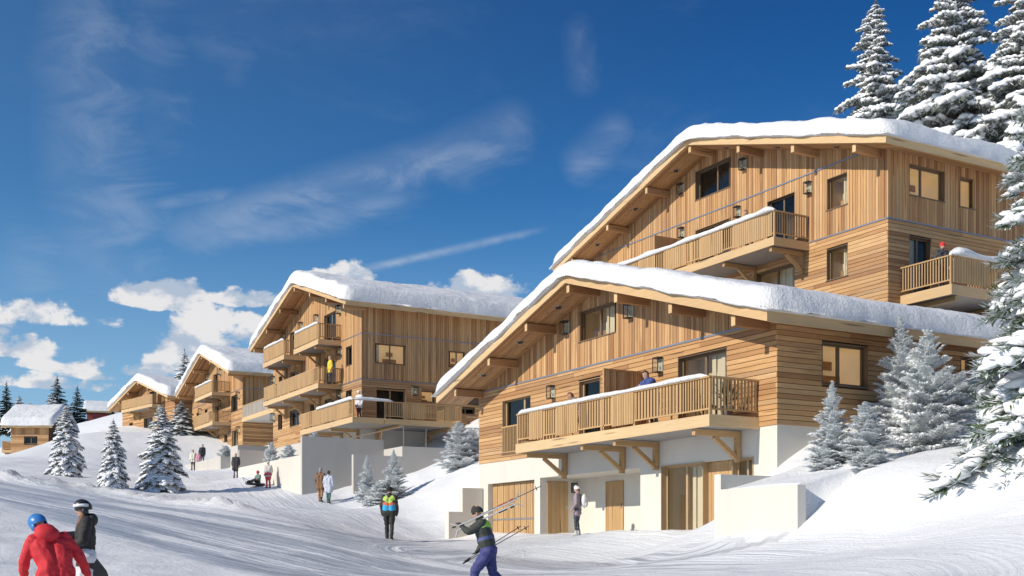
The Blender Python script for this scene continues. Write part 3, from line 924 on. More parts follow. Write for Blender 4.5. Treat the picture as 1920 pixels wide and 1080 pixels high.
        T1 = np.stack([i[:-1, :-1].ravel(), i[:-1, 1:].ravel(), i[1:, 1:].ravel(), i[1:, :-1].ravel()], 1)
        rim = np.concatenate([i[0, :], i[1:, -1], i[-1, -2::-1], i[-2:0:-1, 0]])
        n = nx * ny
        rl = low[rim]
        # the belly of the blanket: the rim tucks back under onto the barge boards
        cx, cy = (x0 + x1) / 2, (y0 + y1) / 2
        tuck = rl.copy()
        tuck[:, 0] = np.clip(tuck[:, 0], x0 + out + .02, x1 - out - .02); tuck[:, 1] = np.clip(tuck[:, 1], y0 + out + .02, y1 - out - .02)
        ryt = np.sqrt((tuck[:, 1] - s.ym) ** 2 + 0.25) - 0.22
        tuck[:, 2] = s.zR - np.abs(tuck[:, 1] - s.ym) * s.sl + s.TH_ROOF + .0
        mid = rl.copy(); mid[:, 2] -= 0.02
        VV = np.concatenate([V, mid, tuck]) - np.array(s.org)
        k = len(rim); a = np.arange(k); b = (a + 1) % k
        T2 = np.stack([rim[b], rim[a], n + a, n + b], 1)
        T3 = np.stack([n + b, n + a, n + k + a, n + k + b], 1)
        me = tri_mesh('roof_snow', VV, np.concatenate([T1, T2, T3]), M['snow'])
        o = link('roof_snow', me, None, at if at else s.org)
        o.rotation_euler = (0, 0, rz)
        return tag(o, label, 'snow', group)
    # ---- balcony on the front (or the side), built as slab > boards, rails, balusters, brackets
    def balcony(s, face, a0, a1, out, zf, pattern, h=1.06, brackets=(), slab_t=0.26, open_left=True, ends=(True, True), pitch=0.125, bracket_drop=0.85, individual=True):
        """a0..a1 along the wall, zf floor level; pattern: list of (fraction, kind) along the front"""
        def bx(mb, A0, A1, B0, B1, C0, C1, mi=0):    # along, outwards from the wall, up
            if face == 'front': mb.box(s.Xw - B1, s.Xw - B0, A0, A1, C0, C1, mi)
            else: mb.box(A0, A1, s.Y0 - B1, s.Y0 - B0, C0, C1, mi)
        al, ac = ('y', 'x') if face == 'front' else ('x', 'y')
        mb = MB(); bx(mb, a0 + .03, a1 - .03, .03, out - .04, zf - slab_t, zf - .02)
        bal = s.part(mb, 'balcony', M['soffit_grey'])
        def sub(name, mat, *b):
            m_ = MB(); bx(m_, *b); return m_.build(name, M[mat], bal, s.org)
        sub('deck', 'gold_' + al, a0 + .03, a1 - .03, .03, out - .04, zf - .018, zf)
        sub('edge_board', 'pale_' + al, a0, a1, out - .038, out, zf - slab_t - .03, zf + .03)
        sub('edge_board', 'pale_' + ac, a0, a0 + .028, .03, out - .04, zf - slab_t - .03, zf + .03)
        sub('edge_board', 'pale_' + ac, a1 - .028, a1, .03, out - .04, zf - slab_t - .03, zf + .03)
        # rails
        yr = out - .07
        sub('handrail', 'gold_' + al, a0 + .02, a1 - .02, yr - .05, yr + .06, zf + h - .05, zf + h)
        sub('lower_rail', 'gold_' + al, a0 + .03, a1 - .03, yr - .025, yr + .03, zf + .16, zf + .205)
        for k, e in enumerate((a0 + .05, a1 - .05)):
            if ends[k]:
                sub('handrail', 'gold_' + ac, e - .05, e + .05, .03, yr - .055, zf + h - .05, zf + h)
                sub('lower_rail', 'gold_' + ac, e - .025, e + .025, .03, yr - .03, zf + .16, zf + .205)
        # posts
        np_ = max(2, int(round((a1 - a0) / 1.75)) + 1)
        for k in range(np_):
            p = a0 + .06 + (a1 - a0 - .12) * k / (np_ - 1)
            sub('post', 'gold_z', p - .04, p + .04, yr - .035, yr + .025, zf + .03, zf + h - .052)
        bars, pans = [], []
        total = sum(f for f, _ in pattern)
        c = a0 + .12
        L = a1 - a0 - .24
        for f, kind in pattern:
            e = c + L * f / total
            if kind != 'none':
                wd, pt = {'board': (.108, .130), 'bar': (.045, .115), 'gap': (.085, .150)}[kind]
                n = max(1, int(round((e - c) / pt)))
                for k in range(n):
                    m_ = c + (e - c) * (k + .5) / n
                    lo = zf + (.10 if kind == 'board' else .208)
                    bars.append((m_ - wd / 2, m_ + wd / 2, yr + .032 if kind == 'board' else yr - .015, yr + .056 if kind == 'board' else yr + .020, lo, zf + h - .052))
            c = e
        for k, e in enumerate((a0 + .05, a1 - .05)):
            if not ends[k]: continue
            n = int(out / .125)
            for j in range(1, n):
                b = yr * j / n
                bars.append((e - .022, e + .022, b - .022, b + .022, zf + .208, zf + h - .052))
        if individual:
            for b in bars:
                if face == 'front': bb = (s.Xw - b[3], s.Xw - b[2], b[0], b[1], b[4], b[5])
                else: bb = (b[0], b[1], s.Y0 - b[3], s.Y0 - b[2], b[4], b[5])
                piece('baluster', M['gold_z'], bal, bb, s.org)
        else:
            m_ = MB()
            for b in bars: bx(m_, *b)
            tag(m_.build('balusters', M['gold_z'], bal, s.org), kind='stuff')
        for b in brackets:
            m_ = MB()
            zt = zf - slab_t - .035
            bx(m_, b - .07, b + .07, .03, out - .12, zt - .16, zt)
            bx(m_, b - .068, b + .068, .03, .17, zt - bracket_drop, zt - .162)
            def q(o_, z): return (s.Xw - o_, b, z) if face == 'front' else (b, s.Y0 - o_, z)
            m_.bar(q(.15, zt - bracket_drop + .12), q(.95 * min(1, out / 1.8), zt - .17), .11, .12)
            m_.build('bracket', M['gold_' + ac], bal, s.org)
        return bal
    def rail_snow(s, face, a0, a1, out, zf, label, h=1.06, wid=.17, tk=.12, heap=None, at=None, rz=0):
        """a soft ridge of snow along the handrail, heaped at the far corner"""
        n = max(10, int((a1 - a0) / .16))
        m_ = 9
        V = []
        for i in range(n + 1):
            a = a0 + (a1 - a0) * i / n
            en = min(1, min(i, n - i) / 2 + .15)
            g = 1 + .45 * float(fbm(np.array([a * 1.1]), np.array([zf]), 3, 8)[0])
            up = 0.0
            if heap: up = heap * math.exp(-((a - a0) / 0.9) ** 2)
            w_ = wid * (0.75 + .5 * g * .5) * (1 + up * 1.4)
            for k in range(m_):
                t = math.pi * k / (m_ - 1)
                b = out - .065 + w_ * .55 * math.cos(t) * en
                z = zf + h + .004 + (tk * g + up * .12) * en * max(0, math.sin(t)) ** .7 - (.02 if k in (0, m_ - 1) else 0)
                V.append((s.Xw - b, a, z) if face == 'front' else (a, s.Y0 - b, z))
        Fq = []
        for i in range(n):
            for k in range(m_ - 1):
                Fq.append((i * m_ + k, i * m_ + k + 1, (i + 1) * m_ + k + 1, (i + 1) * m_ + k))
            Fq.append((i * m_ + m_ - 1, i * m_, (i + 1) * m_, (i + 1) * m_ + m_ - 1))
        mb = MB(); mb.add(V, Fq, 0, True)
        mb.add([V[k] for k in range(m_)], [tuple(range(m_))]); mb.add([V[n * m_ + k] for k in range(m_)], [tuple(range(m_ - 1, -1, -1))])
        o = mb.build('rail_snow', M['snow'], None, s.org)
        o.location = at if at else s.org
        o.rotation_euler = (0, 0, rz)
        return tag(o, label, 'snow', 'snow lying on the balcony rails')
    def lantern(s, face, a, z, w=.24, h=.44):
        k = w / .24
        key = 'lantern%.2f' % w
        if key not in LANT:
            m_ = MB()
            m_.box(-.02, 0, -w / 2, w / 2, -h / 2, h / 2)
            m_.M[-6:] = [1] * 6
            m_.box(-.20 * k, -.02, -w / 2, w / 2, h / 2 - .045, h / 2 - .001); m_.box(-.20 * k, -.02, -w / 2, w / 2, -h / 2 + .001, -h / 2 + .03)
            for sy in (-1, 1):
                m_.box(-.20 * k, -.20 * k + .02, sy * (w / 2 - .01) - .01, sy * (w / 2 - .01) + .01, -h / 2 + .03, h / 2 - .045)
            m_.box(-.11 * k, -.10 * k, -.006, .006, -h / 2 + .03, -h / 2 + .14)
            g = MB(); g.box(-.185 * k, -.03, -w / 2 + .012, w / 2 - .012, -h / 2 + .032, h / 2 - .047)
            b = MB(); b.ball((-.105 * k, 0, -h / 2 + .20), (.035, .035, .055), 8, 6)
            LANT[key] = (m_.mesh('wall_lantern', [M['dark_metal'], M['lamp_plate']]), g.mesh('lantern_glass', M['glass']), b.mesh('bulb', M['bulb']))
        A, G, B = LANT[key]
        loc = (s.Xw - .035, a, z) if face == 'front' else (a, s.Y0 - .035, z)
        o = link('wall_lantern', A, s.root, tuple(loc[i] - s.org[i] for i in range(3)))
        if face == 'side': o.rotation_euler = (0, 0, R(90))
        link('lantern_glass', G, o); link('bulb', B, o)
        return o
    def band(s, z, face='front', lo=None, hi=None):
        m_ = MB()
        if face == 'front':
            hw = (s.zR - z) / s.sl
            m_.box(s.Xw - .055, s.Xw + .01, max(s.Y0, s.ym - hw) if lo is None else lo, min(s.Y1, s.ym + hw) if hi is None else hi, z - .03, z + .028)
        else:
            m_.box(s.Xw - .055 if lo is None else lo, s.Xb if hi is None else hi, s.Y0 - .055, s.Y0 + .01, z - .028, z + .026)
        return m_.build('flashing', M['metal_band'], s.root, s.org)
LANT = {}
def px_open(L, px0, px1, py_top, py_bot=None, z0=None, face='front', ref=None):
    """opening on the front (or side) from picture columns; py_top is taken at column px1 (right)"""
    if face == 'front':
        a1, a0 = onX(px0, L.Xw), onX(px1, L.Xw)      # y grows to the left
        z1 = zat(py_top, L.Xw, a0)
        zz = z0 if z0 is not None else zat(py_bot, L.Xw, a0)
    else:
        a0, a1 = onY(px0, L.Y0), onY(px1, L.Y0)
        z1 = zat(py_top, a0, L.Y0)
        zz = z0 if z0 is not None else zat(py_bot, a0, L.Y0)
    return (a0, a1, zz, z1)
# ------------------------------------------------------------------ the front lodge
L1 = Lodge('front_lodge', 'nearest wooden lodge with cream rendered ground floor, garage door and long balcony', 'building',
           (21.43, 23.5, 0.4), 21.43, 23.5, 40.6, -0.6, 29.6, 20.07, 30.6, 22.38, 41.72, 5.75, 8.64)
A = L1
zf = 3.50
o_top = px_open(A, 1086.8, 1154.7, 563.7, 622.4)
o_left = px_open(A, 943, 996.5, 738, z0=2.98 + .55)
o_mid = px_open(A, 1086.8, 1127, 706.5, z0=zf + .02)
o_right = px_open(A, 1272.6, 1363.9, 651, z0=zf + .02)
o_gar = px_open(A, 915, 1002, 898.5, z0=-0.5)
o_rec = px_open(A, 1012.6, 1200.7, 877, z0=-0.55)
o_shop = px_open(A, 1240.7, 1413, 857, z0=-0.5)
o_rec = (o_rec[0], o_rec[1], -.5, 2.49)
o_shop = (o_shop[0], o_shop[1], -.5, 2.47)
o_gar = (o_gar[0], o_gar[1], -.5, 2.45)
A.front = [o_top, o_left, o_mid, o_right, o_gar, o_rec, o_shop]
s_win = px_open(A, 1540, 1626, 640, 719.5, face='side')
s_win2 = px_open(A, 1800, 1822, 668, 708, face='side')
A.side = [s_win, s_win2]
A.shell(3.30, M['stucco'])
A.lay(A.boards(3.28, 6.09, seed=11), 300)
A.band(6.09)
def dress(L, o, face='front', **kw):
    return L.window(face, *o, **kw)
dress(A, o_top, n=2, room='room', blind=.0 or None)
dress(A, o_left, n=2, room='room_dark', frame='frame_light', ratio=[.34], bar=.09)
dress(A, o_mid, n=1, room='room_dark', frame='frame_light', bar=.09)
dress(A, o_right, n=2, room='room', frame='frame', bar=.08)
dress(A, s_win, face='side', n=2, room='room_lit', bar=.075, ratio=[.44])
dress(A, s_win2, face='side', n=1, room='room_lit')
zg = 0.40
# shop front: glazing at the left, boards, a small high window at the right
a0, a1 = o_shop[0], o_shop[1]
yb = onX(1320, A.Xw); yc = onX(1374, A.Xw)
A.window('front', yb, a1, zg - .05, o_shop[3], n=2, room='room', frame='frame_light', bar=.075, rec=.17, depth=1.6, name='glazed_door')
A.window('front', a0, yc, 1.1, o_shop[3], n=2, room='room', frame='frame_light', bar=.06, rec=.17, depth=1.0)
mb = MB(); mb.box(A.Xw + .20, A.Xw + .24, yc, yb, zg - .3, o_shop[3] - .01); mb.box(A.Xw + .20, A.Xw + .24, a0, yc, zg - .3, 1.08)
pn = A.part(mb, 'panel', M['backing'])
y = yc
k = 0
while y < yb - .02:
    y1 = min(y + .19, yb); piece('plank', M['gold_z'], pn, (A.Xw + .165 + .004 * (k % 2), A.Xw + .2, y + .003, y1 - .003, zg - .25, o_shop[3] - .012), A.org); y = y1; k += 1
y = a0
while y < yc - .02:
    y1 = min(y + .19, yc); piece('plank', M['gold_z'], pn, (A.Xw + .165, A.Xw + .2, y + .003, y1 - .003, zg - .25, 1.07), A.org); y = y1
# garage door of upright boards
mb = MB(); mb.box(A.Xw + .235, A.Xw + .30, o_gar[0], o_gar[1], -.4, o_gar[3])
gd = A.part(mb, 'garage_door', M['backing'])
y = o_gar[0] + .01; k = 0
while y < o_gar[1] - .03:
    y1 = min(y + .150, o_gar[1] - .01); piece('plank', M['gold_z'], gd, (A.Xw + .200 + .005 * (k % 3), A.Xw + .234, y + .011, y1 - .011, zg - .3, o_gar[3] - .02), A.org); y = y1; k += 1
MB().box(A.Xw + .19, A.Xw + .199, o_gar[0] + .03, o_gar[1] - .03, 1.02, 1.08).build('crossbar', M['steel'], gd, A.org)
# recessed entrance
xr = 23.03
mb = MB()
mb.box(xr, xr + .2, o_rec[0] - .2, o_rec[1] + .2, -.5, 2.70)                      # back wall
mb.box(A.Xw + .24, xr, o_rec[1], o_rec[1] + .2, -.5, 2.70)                         # left return
mb.box(A.Xw + .24, xr, o_rec[0] - .2, o_rec[0], -.5, 2.70)
mb.box(A.Xw + .24, xr, o_rec[0], o_rec[1], 2.49, 2.70)
A.part(mb, 'entrance_recess', M['stucco'])
def plank_door(name, axis, a0, a1, z1, at_):
    mb = MB()
    if axis == 'x': mb.box(at_ - .03, at_ - .002, a0, a1, -.3, z1)
    else: mb.box(a0, a1, at_ - .03, at_ - .002, -.3, z1)
    d = A.part(mb, name, M['gold_z'])
    n = 5
    for k in range(n):
        p, q = a0 + (a1 - a0) * k / n + .004, a0 + (a1 - a0) * (k + 1) / n - .004
        piece('plank', M['gold_z'], d, (at_ - .045, at_ - .03, p, q, -.25, z1 - .02) if axis == 'x' else (p, q, at_ - .045, at_ - .03, -.25, z1 - .02), A.org)
    h = MB()
    if axis == 'x': h.box(at_ - .09, at_ - .045, a0 + .08, a0 + .11, 1.35, 1.50)
    else: h.box(a1 - .11, a1 - .08, at_ - .09, at_ - .045, 1.35, 1.50)
    h.build('handle', M['steel'], d, A.org)
plank_door('entrance_door', 'y', onY(1025.6, o_rec[1]), onY(1064, o_rec[1]), 2.38, o_rec[1])
plank_door('entrance_door', 'x', onX(1170, xr), onX(1137, xr), 2.30, xr)
mb = MB(); va, vb = onY(1071, o_rec[1]), onY(1083, o_rec[1])
mb.box(va, vb, o_rec[1] - .03, o_rec[1] - .002, 1.98, 2.34)
vt = A.part(mb, 'vent_grille', M['dark_metal'])
for k in range(5): MB().box(va + .03, vb - .03, o_rec[1] - .04, o_rec[1] - .031, 2.02 + k * .06, 2.05 + k * .06).build('louvre', M['steel'], vt, A.org)
A.roof([32.05 + k * 2.74 for k in (-3, -2, -1, 0, 1, 2, 3)], [32.05 + k for k in (-4.1, -1.5, 1.5, 4.1, 6.9)])
A.snowcap('thick white snow blanket on the roof of the nearest lodge', T=.54, out=.16, step=.15, seed=3)
for px, py in ((1065, 615.6), (1184.6, 584), (1039.4, 735.6), (1240.6, 685)):
    y = onX(px, A.Xw); A.lantern('front', y, zat(py, A.Xw, y), .27, .47)
bal_y0, bal_y1 = 24.18, 34.6
A.balcony('front', bal_y0, bal_y1, 1.76, zf, [(1.3, 'bar'), (2.6, 'gap'), (1.3, 'board'), (1.7, 'gap'), (.5, 'bar'), (1.5, 'board'), (1.0, 'gap'), (1.0, 'board'), (.9, 'bar')],
          brackets=(25.0, 28.8, 30.6, 34.1))
A.rail_snow('front', bal_y0 + .15, bal_y1 - .05, 1.76, zf, 'long line of snow on the balcony rail of the nearest lodge', tk=.11)
mb = MB()                                                            # low rail across the left door
jl, jr = o_left[1], o_left[0]
jb = A.part(MB().box(A.Xw - .075, A.Xw - .035, jr, jl, 4.52, 4.57).box(A.Xw - .075, A.Xw - .035, jr, jl, 3.56, 3.60), 'window_rail', M['gold_y'])
k = jr + .06
while k < jl - .03:
    piece('baluster', M['gold_z'], jb, (A.Xw - .07, A.Xw - .045, k - .02, k + .02, 3.602, 4.518), A.org); k += .115
# slatted screen between the two halves of the balcony
sy = 29.27
sc = A.part(MB().box(A.Xw - 1.72, A.Xw - .03, sy - .03, sy + .03, zf + 1.88, zf + 1.93).box(A.Xw - 1.72, A.Xw - .03, sy - .03, sy + .03, zf + .03, zf + .07)
            .box(A.Xw - 1.72, A.Xw - 1.66, sy - .028, sy + .028, zf + .07, zf + 1.88), 'privacy_screen', M['larch_x'])
for k in range(20):
    x = A.Xw - 1.62 + k * .080
    piece('slat', M['larch_z'], sc, (x - .024, x + .024, sy - .022, sy + .022, zf + .072, zf + 1.878), A.org)

# ------------------------------------------------------------------ the rear lodge above it
L0 = B = Lodge('rear_lodge', 'tall wooden lodge behind and above the nearest one, grey bands across its gable', 'building',
           (32.4, 29.73, 6.0), 32.4, 29.73, 49.45, 4.5, 44.5, 31.0, 45.6, 28.54, 50.62, 14.04, 17.30)
zb0 = 11.9
q = [px_open(B, 1305, 1369, 294, 350), px_open(B, 1551, 1590.5, 321.6, 381.5), px_open(B, 1551, 1590.5, 457, 516),
     px_open(B, 1305, 1369, 408, z0=zb0 + .03), px_open(B, 1440, 1492, 359, z0=zb0 + .03), px_open(B, 1417.8, 1491, 492.6, z0=9.12)]
B.front = q
sq = [px_open(B, 1703.7, 1769.5, 307, 365, face='side'), px_open(B, 1798.5, 1826.7, 331, 387, face='side'), px_open(B, 1703.7, 1745, 442, z0=9.12, face='side')]
B.side = sq
B.shell(6.2, M['concrete'])
B.lay(B.boards(6.2, zb0, side_v=zb0, seed=21), 0)
B.band(zb0); B.band(14.6, lo=30.9); B.band(zb0, 'side')
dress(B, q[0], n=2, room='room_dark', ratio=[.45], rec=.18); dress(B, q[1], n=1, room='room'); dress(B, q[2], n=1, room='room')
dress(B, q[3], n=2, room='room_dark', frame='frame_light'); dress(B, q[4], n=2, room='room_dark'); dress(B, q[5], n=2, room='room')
dress(B, sq[0], face='side', n=2, room='room_lit', ratio=[.42]); dress(B, sq[1], face='side', n=1, room='room_lit'); dress(B, sq[2], face='side', n=2, room='room_dark', blind=.5)
B.roof([39.58 + k * 3.15 for k in (-3, -2, -1, 0, 1, 2, 3)], [39.58 + k for k in (-8.0, -4.8, -1.7, 1.7, 4.8, 8.0)])
B.snowcap('thick white snow blanket on the roof of the rear lodge', T=.60, out=.16, step=.2, seed=8)
for px, py in ((1280, 354.8), (1397, 309), (1281.5, 437), (1386.7, 398), (1519.4, 353)):
    y = onX(px, B.Xw); B.lantern('front', y, zat(py, B.Xw, y), .27, .47)
b0, b1 = 33.68, 45.6
B.balcony('front', b0, b1, 1.85, zb0 - .02, [(2.2, 'board'), (.6, 'bar'), (1.4, 'board'), (.9, 'gap'), (1.5, 'board'), (.6, 'bar'), (1.2, 'board'), (1.3, 'gap'), (1.5, 'board')], brackets=(34.0, 36.8, 40.5, 44))
B.rail_snow('front', b0 + .02, b1 - .05, 1.85, zb0 - .02, 'snow along the upper balcony rail of the rear lodge', tk=.17, wid=.24, heap=.8)
sc = B.part(MB().box(B.Xw - 1.75, B.Xw - .03, 41.47, 41.53, zb0 + .03, zb0 + 1.9), 'privacy_screen', M['larch_z'])
B.balcony('side', 33.0, 36.6, 2.3, 9.1, [(2, 'board'), (.5, 'gap'), (1.2, 'bar')], brackets=(33.4, 36.2), slab_t=.3)
B.rail_snow('side', 33.0, 36.5, 2.3, 9.1, 'snow heaped on the rail of the side balcony of the rear lodge', tk=.2, wid=.3, heap=.6)

# ------------------------------------------------------------------ the middle lodge
L2 = C = Lodge('middle_lodge', 'large wooden lodge in the middle with four stacked balconies on a grey base', 'building',
           (27.0, 66.7, 5.0), 27.0, 66.7, 84.2, 3.5, 41.5, 25.5, 43.0, 65.6, 85.2, 14.62, 17.62)
f1, f2, f3 = 7.55, 10.4, 13.2
def cz(px0, px1, pyt, z0): return px_open(C, px0, px1, pyt, z0=z0)
q = [cz(608, 631, 581, f3 + .03), cz(544.4, 562, 616, f3 + .03), px_open(C, 649.6, 660, 647, 683), cz(607.8, 630, 664, f2 + .03), cz(544, 559.6, 692.6, f2 + .03),
     px_open(C, 523, 530, 704, 722), px_open(C, 649.4, 660.6, 729.6, 752), px_open(C, 544, 561.5, 766.7, 797), px_open(C, 522, 530, 775, 804), px_open(C, 582, 590, 756, 775), cz(609.6, 629, 746, f1 + .03)]
C.front = q
sq = [px_open(C, 704.8, 760, 643, 680, face='side'), px_open(C, 842.8, 872, 657.6, 688, face='side'), px_open(C, 705, 760.5, 728, z0=f1 + .03, face='side'), px_open(C, 789.6, 814.6, 732, 753, face='side'), px_open(C, 858, 890, 764, 776, face='side')]
C.side = sq
C.shell(f1 - .2, M['concrete'])
C.lay(C.boards(f1 - .2, f2, side_v=f2, seed=31), 0)
C.band(f3); C.band(f2 - .02); C.band(f3, 'side'); C.band(f2 - .02, 'side')
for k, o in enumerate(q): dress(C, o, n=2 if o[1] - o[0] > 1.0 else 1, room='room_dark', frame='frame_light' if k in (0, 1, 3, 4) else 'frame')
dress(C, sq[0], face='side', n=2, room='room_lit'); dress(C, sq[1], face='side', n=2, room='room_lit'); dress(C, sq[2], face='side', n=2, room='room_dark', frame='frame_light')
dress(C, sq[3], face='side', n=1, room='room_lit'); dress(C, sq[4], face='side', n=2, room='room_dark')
C.roof([75.4 + k * 3.05 for k in (-3, -2, -1, 0, 1, 2, 3)], (), zF=.27)
C.snowcap('thick snow on the roof of the middle lodge with shaded right slope', T=.85, out=.16, step=.3, seed=14)
for px, py in ((638.9, 580.7), (640.7, 658.5), (597, 598), (568, 612), (534, 632), (515, 712), (515, 782), (640.7, 740)):
    y = onX(px, C.Xw); C.lantern('front', y, zat(py, C.Xw, y), .34, .55)
x = onY(776.7, C.Y0); C.lantern('side', x, zat(734, x, C.Y0), .34, .55)
C.balcony('front', 70.1, 74.9, 1.6, f3, [(1, 'board'), (1, 'board')], brackets=(71.0, 74.0), individual=False)
C.balcony('front', 76.9, 81.7, 1.6, f3, [(1, 'board'), (1, 'board')], brackets=(77.6, 81.0), individual=False)
C.balcony('front', 70.1, 81.6, 1.6, f2, [(.6, 'bar'), (6, 'board'), (.4, 'gap'), (2, 'board')], brackets=(70.6, 74, 77.5, 81), individual=False)
C.balcony('front', 63.2, 72.4, 2.0, f1, [(.3, 'bar'), (4, 'board'), (.3, 'bar'), (1, 'board')], brackets=(67.2, 70.0, 72.2), individual=False, ends=(False, True))
C.balcony('side', 27.02, 32.2, 3.5, f1 + .002, [(1.4, 'bar'), (2, 'board'), (.7, 'gap'), (1, 'bar'), (1.0, 'board'), (.6, 'bar')], brackets=(28, 31.4), individual=False, ends=(False, True))
C.rail_snow('front', 70.3, 74.8, 1.6, f3, 'snow on the upper right attic balcony rail of the middle lodge', tk=.16, wid=.24)
C.rail_snow('front', 77.2, 81.6, 1.6, f3, 'snow on the upper left attic balcony rail of the middle lodge', tk=.16, wid=.24)
C.rail_snow('front', 63.3, 69.5, 2.0, f1, 'snow on the lowest balcony rail of the middle lodge', tk=.18, wid=.28)
C.rail_snow('side', 25.1, 27.6, 3.5, f1, 'short snow ridge on the corner rail of the middle lodge', tk=.16, wid=.26)

# ------------------------------------------------------------------ the third lodge
L3 = D = Lodge('third_lodge', 'three storey wooden lodge further back, left of the middle lodge, two balconies', 'building',
           (30.5, 104.1, 8.0), 30.5, 104.1, 122.4, 7.0, 44.0, 28.9, 45.0, 103.1, 123.0, 15.6, 18.65)
g1, g2, g3 = 8.9, 11.7, 14.5
def dz(px0, px1, pyt, z0): return px_open(D, px0, px1, pyt, z0=z0)
q = [dz(400.7, 410, 698.5, g3 + .03), px_open(D, 434, 446, 739.3, 769), px_open(D, 435, 447, 804, 838), dz(403.5, 411, 757.8, g2 + .03), px_open(D, 369, 373.5, 773, 783), px_open(D, 384.5, 389.5, 767, 777),
     dz(368, 373.5, 828, 8.4), dz(384, 390, 818, 8.4), dz(400, 411, 816, 8.4), px_open(D, 421, 427, 813, 835)]
D.front = q
D.side = [(34.3, 35.4, 8.5, 10.7)]
D.shell(8.2, M['stucco'])
D.lay(D.boards(8.2, g3, side_v=g2, seed=41), 0)
D.band(g3); D.band(g2); D.band(g3, 'side')
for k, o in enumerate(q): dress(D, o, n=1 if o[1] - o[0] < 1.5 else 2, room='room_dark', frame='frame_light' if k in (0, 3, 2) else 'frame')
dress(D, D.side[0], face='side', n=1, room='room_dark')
D.roof([113.1 + k * 3.1 for k in (-3, -2, -1, 0, 1, 2, 3)], (), zF=.27)
D.snowcap('thick snow on the roof of the third lodge', T=.9, out=.18, step=.4, seed=17)
for px, py in ((414.5, 697), (391, 708), (449.5, 741), (450, 806), (415.5, 757), (378, 772)):
    y = onX(px, D.Xw); D.lantern('front', y, zat(py, D.Xw, y), .38, .62)
D.balcony('front', 108.0, 114.5, 1.8, g3, [(1, 'board')], brackets=(108.6, 111.2), individual=False)
D.balcony('front', 107.8, 117.2, 1.8, g2, [(.8, 'bar'), (5, 'board')], brackets=(108.6, 112.5, 116), individual=False)
D.rail_snow('front', 108.2, 114.4, 1.8, g3, 'snow on the upper balcony rail of the third lodge', tk=.18, wid=.28)
# gallery joining the third and the middle lodge
gb = thing('gallery', 'covered walkway with grey boarded rail between the middle and third lodges', 'walkway', (30.4, 94, 11.0))
o_ = (30.4, 94, 11.0)
MB().box(30.45, 33.0, 84.25, 104.0, 11.4, 11.68).build('slab', M['concrete'], gb, o_)
MB().box(30.38, 30.45, 84.25, 104.0, 11.36, 11.74).build('edge_board', M['pale_y'], gb, o_)
MB().box(30.40, 30.48, 84.25, 104.0, 12.78, 12.85).build('handrail', M['gold_y'], gb, o_)
M['grey_board'] = wood('weathered grey boards', 'z', [(0, (.30, .27, .24)), (1, (.40, .36, .32))])
m_ = MB(); y = 84.3
while y < 103.9: m_.box(30.43, 30.46, y, y + .19, 11.76, 12.78); y += .205
tag(m_.build('boards', M['grey_board'], gb, o_), kind='stuff')

# ------------------------------------------------------------------ far chalets
def local_at(px, d, z):
    X, Y = P(px, d); return (X, Y, z)
at4 = local_at(328, 123, 12.4)
r4 = R(11.3)
L4 = E = Lodge('far_chalet', 'small far chalet with one balcony under its gable, on the snow hill', 'building', (0, 0, 0), 0, 0, 14.0, -1.5, 12, -1.3, 13, -1.0, 15.0, 3.25, 5.75, r4, at4)
E.front = [(3.2, 4.2, 3.0, 4.7), (4.7, 6.4, 3.0, 4.7), (2.2, 3.8, .5, 2.2), (5.6, 8.0, 0.2, 1.9), (11, 12, .6, 1.7)]
E.side = [(3, 4.5, .8, 2.0)]
E.shell(0.3, M['stucco'])
E.lay(E.boards(.3, 3.2, w=.16, seed=51), 0)
for o in E.front: dress(E, o, n=2, room='room_dark')
dress(E, E.side[0], face='side', n=2, room='room_dark')
E.roof([7 + k * 2.6 for k in (-2, -1, 0, 1, 2)], (), zF=.3)
E.balcony('front', 2.6, 11.0, 1.4, 2.95, [(1, 'board')], individual=False, brackets=(4, 9))
E.snowcap('snow on the roof of the small far chalet', T=.8, out=.2, step=.5, seed=23, at=at4, rz=r4)
at5 = local_at(21, 136, 11.2)
r5 = -TH
L5 = G = Lodge('left_chalet', 'brown wooden chalet at the left edge, broad snowy roof turned this way', 'building', (0, 0, 0), 0, 0, 6.6, -4.0, 4.4, -0.9, 5.1, -.7, 7.3, 2.75, 5.1, r5, at5)
G.front = []
G.side = [(1.5, 3.1, .9, 1.75)]
G.shell(-3.8, M['stucco'])
G.lay(G.boards(-3.8, 1.6, w=.2, side_v=2.0, seed=61), 0)
dress(G, G.side[0], face='side', n=2, room='room_dark')
G.roof([3.3 + k * 2.4 for k in (-1, 0, 1)], (), zF=.3)
G.balcony('front', 0.4, 6.2, 1.3, .2, [(1, 'board')], individual=False, brackets=(1, 5))
G.snowcap('sparkling snow on the roof of the chalet at the left edge', T=.75, out=.2, step=.4, seed=29, at=at5, rz=r5)
M['red_board'] = plain('dark red painted boards', (0.20, 0.028, 0.03), 0.7, .25, 3)
at6 = local_at(163, 205, 21.6)
r6 = -TH + R(14)
L6 = H = Lodge('red_barn', 'small dark red barn far off beside the dark spruces', 'building', (0, 0, 0), 0, 0, 5.0, -3, 3.6, -.6, 4.2, -.6, 5.6, 2.2, 3.9, r6, at6)
H.side = [(1.2, 2.0, .5, 1.3)]
H.shell(1.95, M['red_board'])
dress(H, H.side[0], face='side', n=1, room='room_dark')
H.roof([2.5], (), zF=.25)
H.snowcap('snow on the roof of the far red barn', T=.6, out=.15, step=.4, seed=37, at=at6, rz=r6)

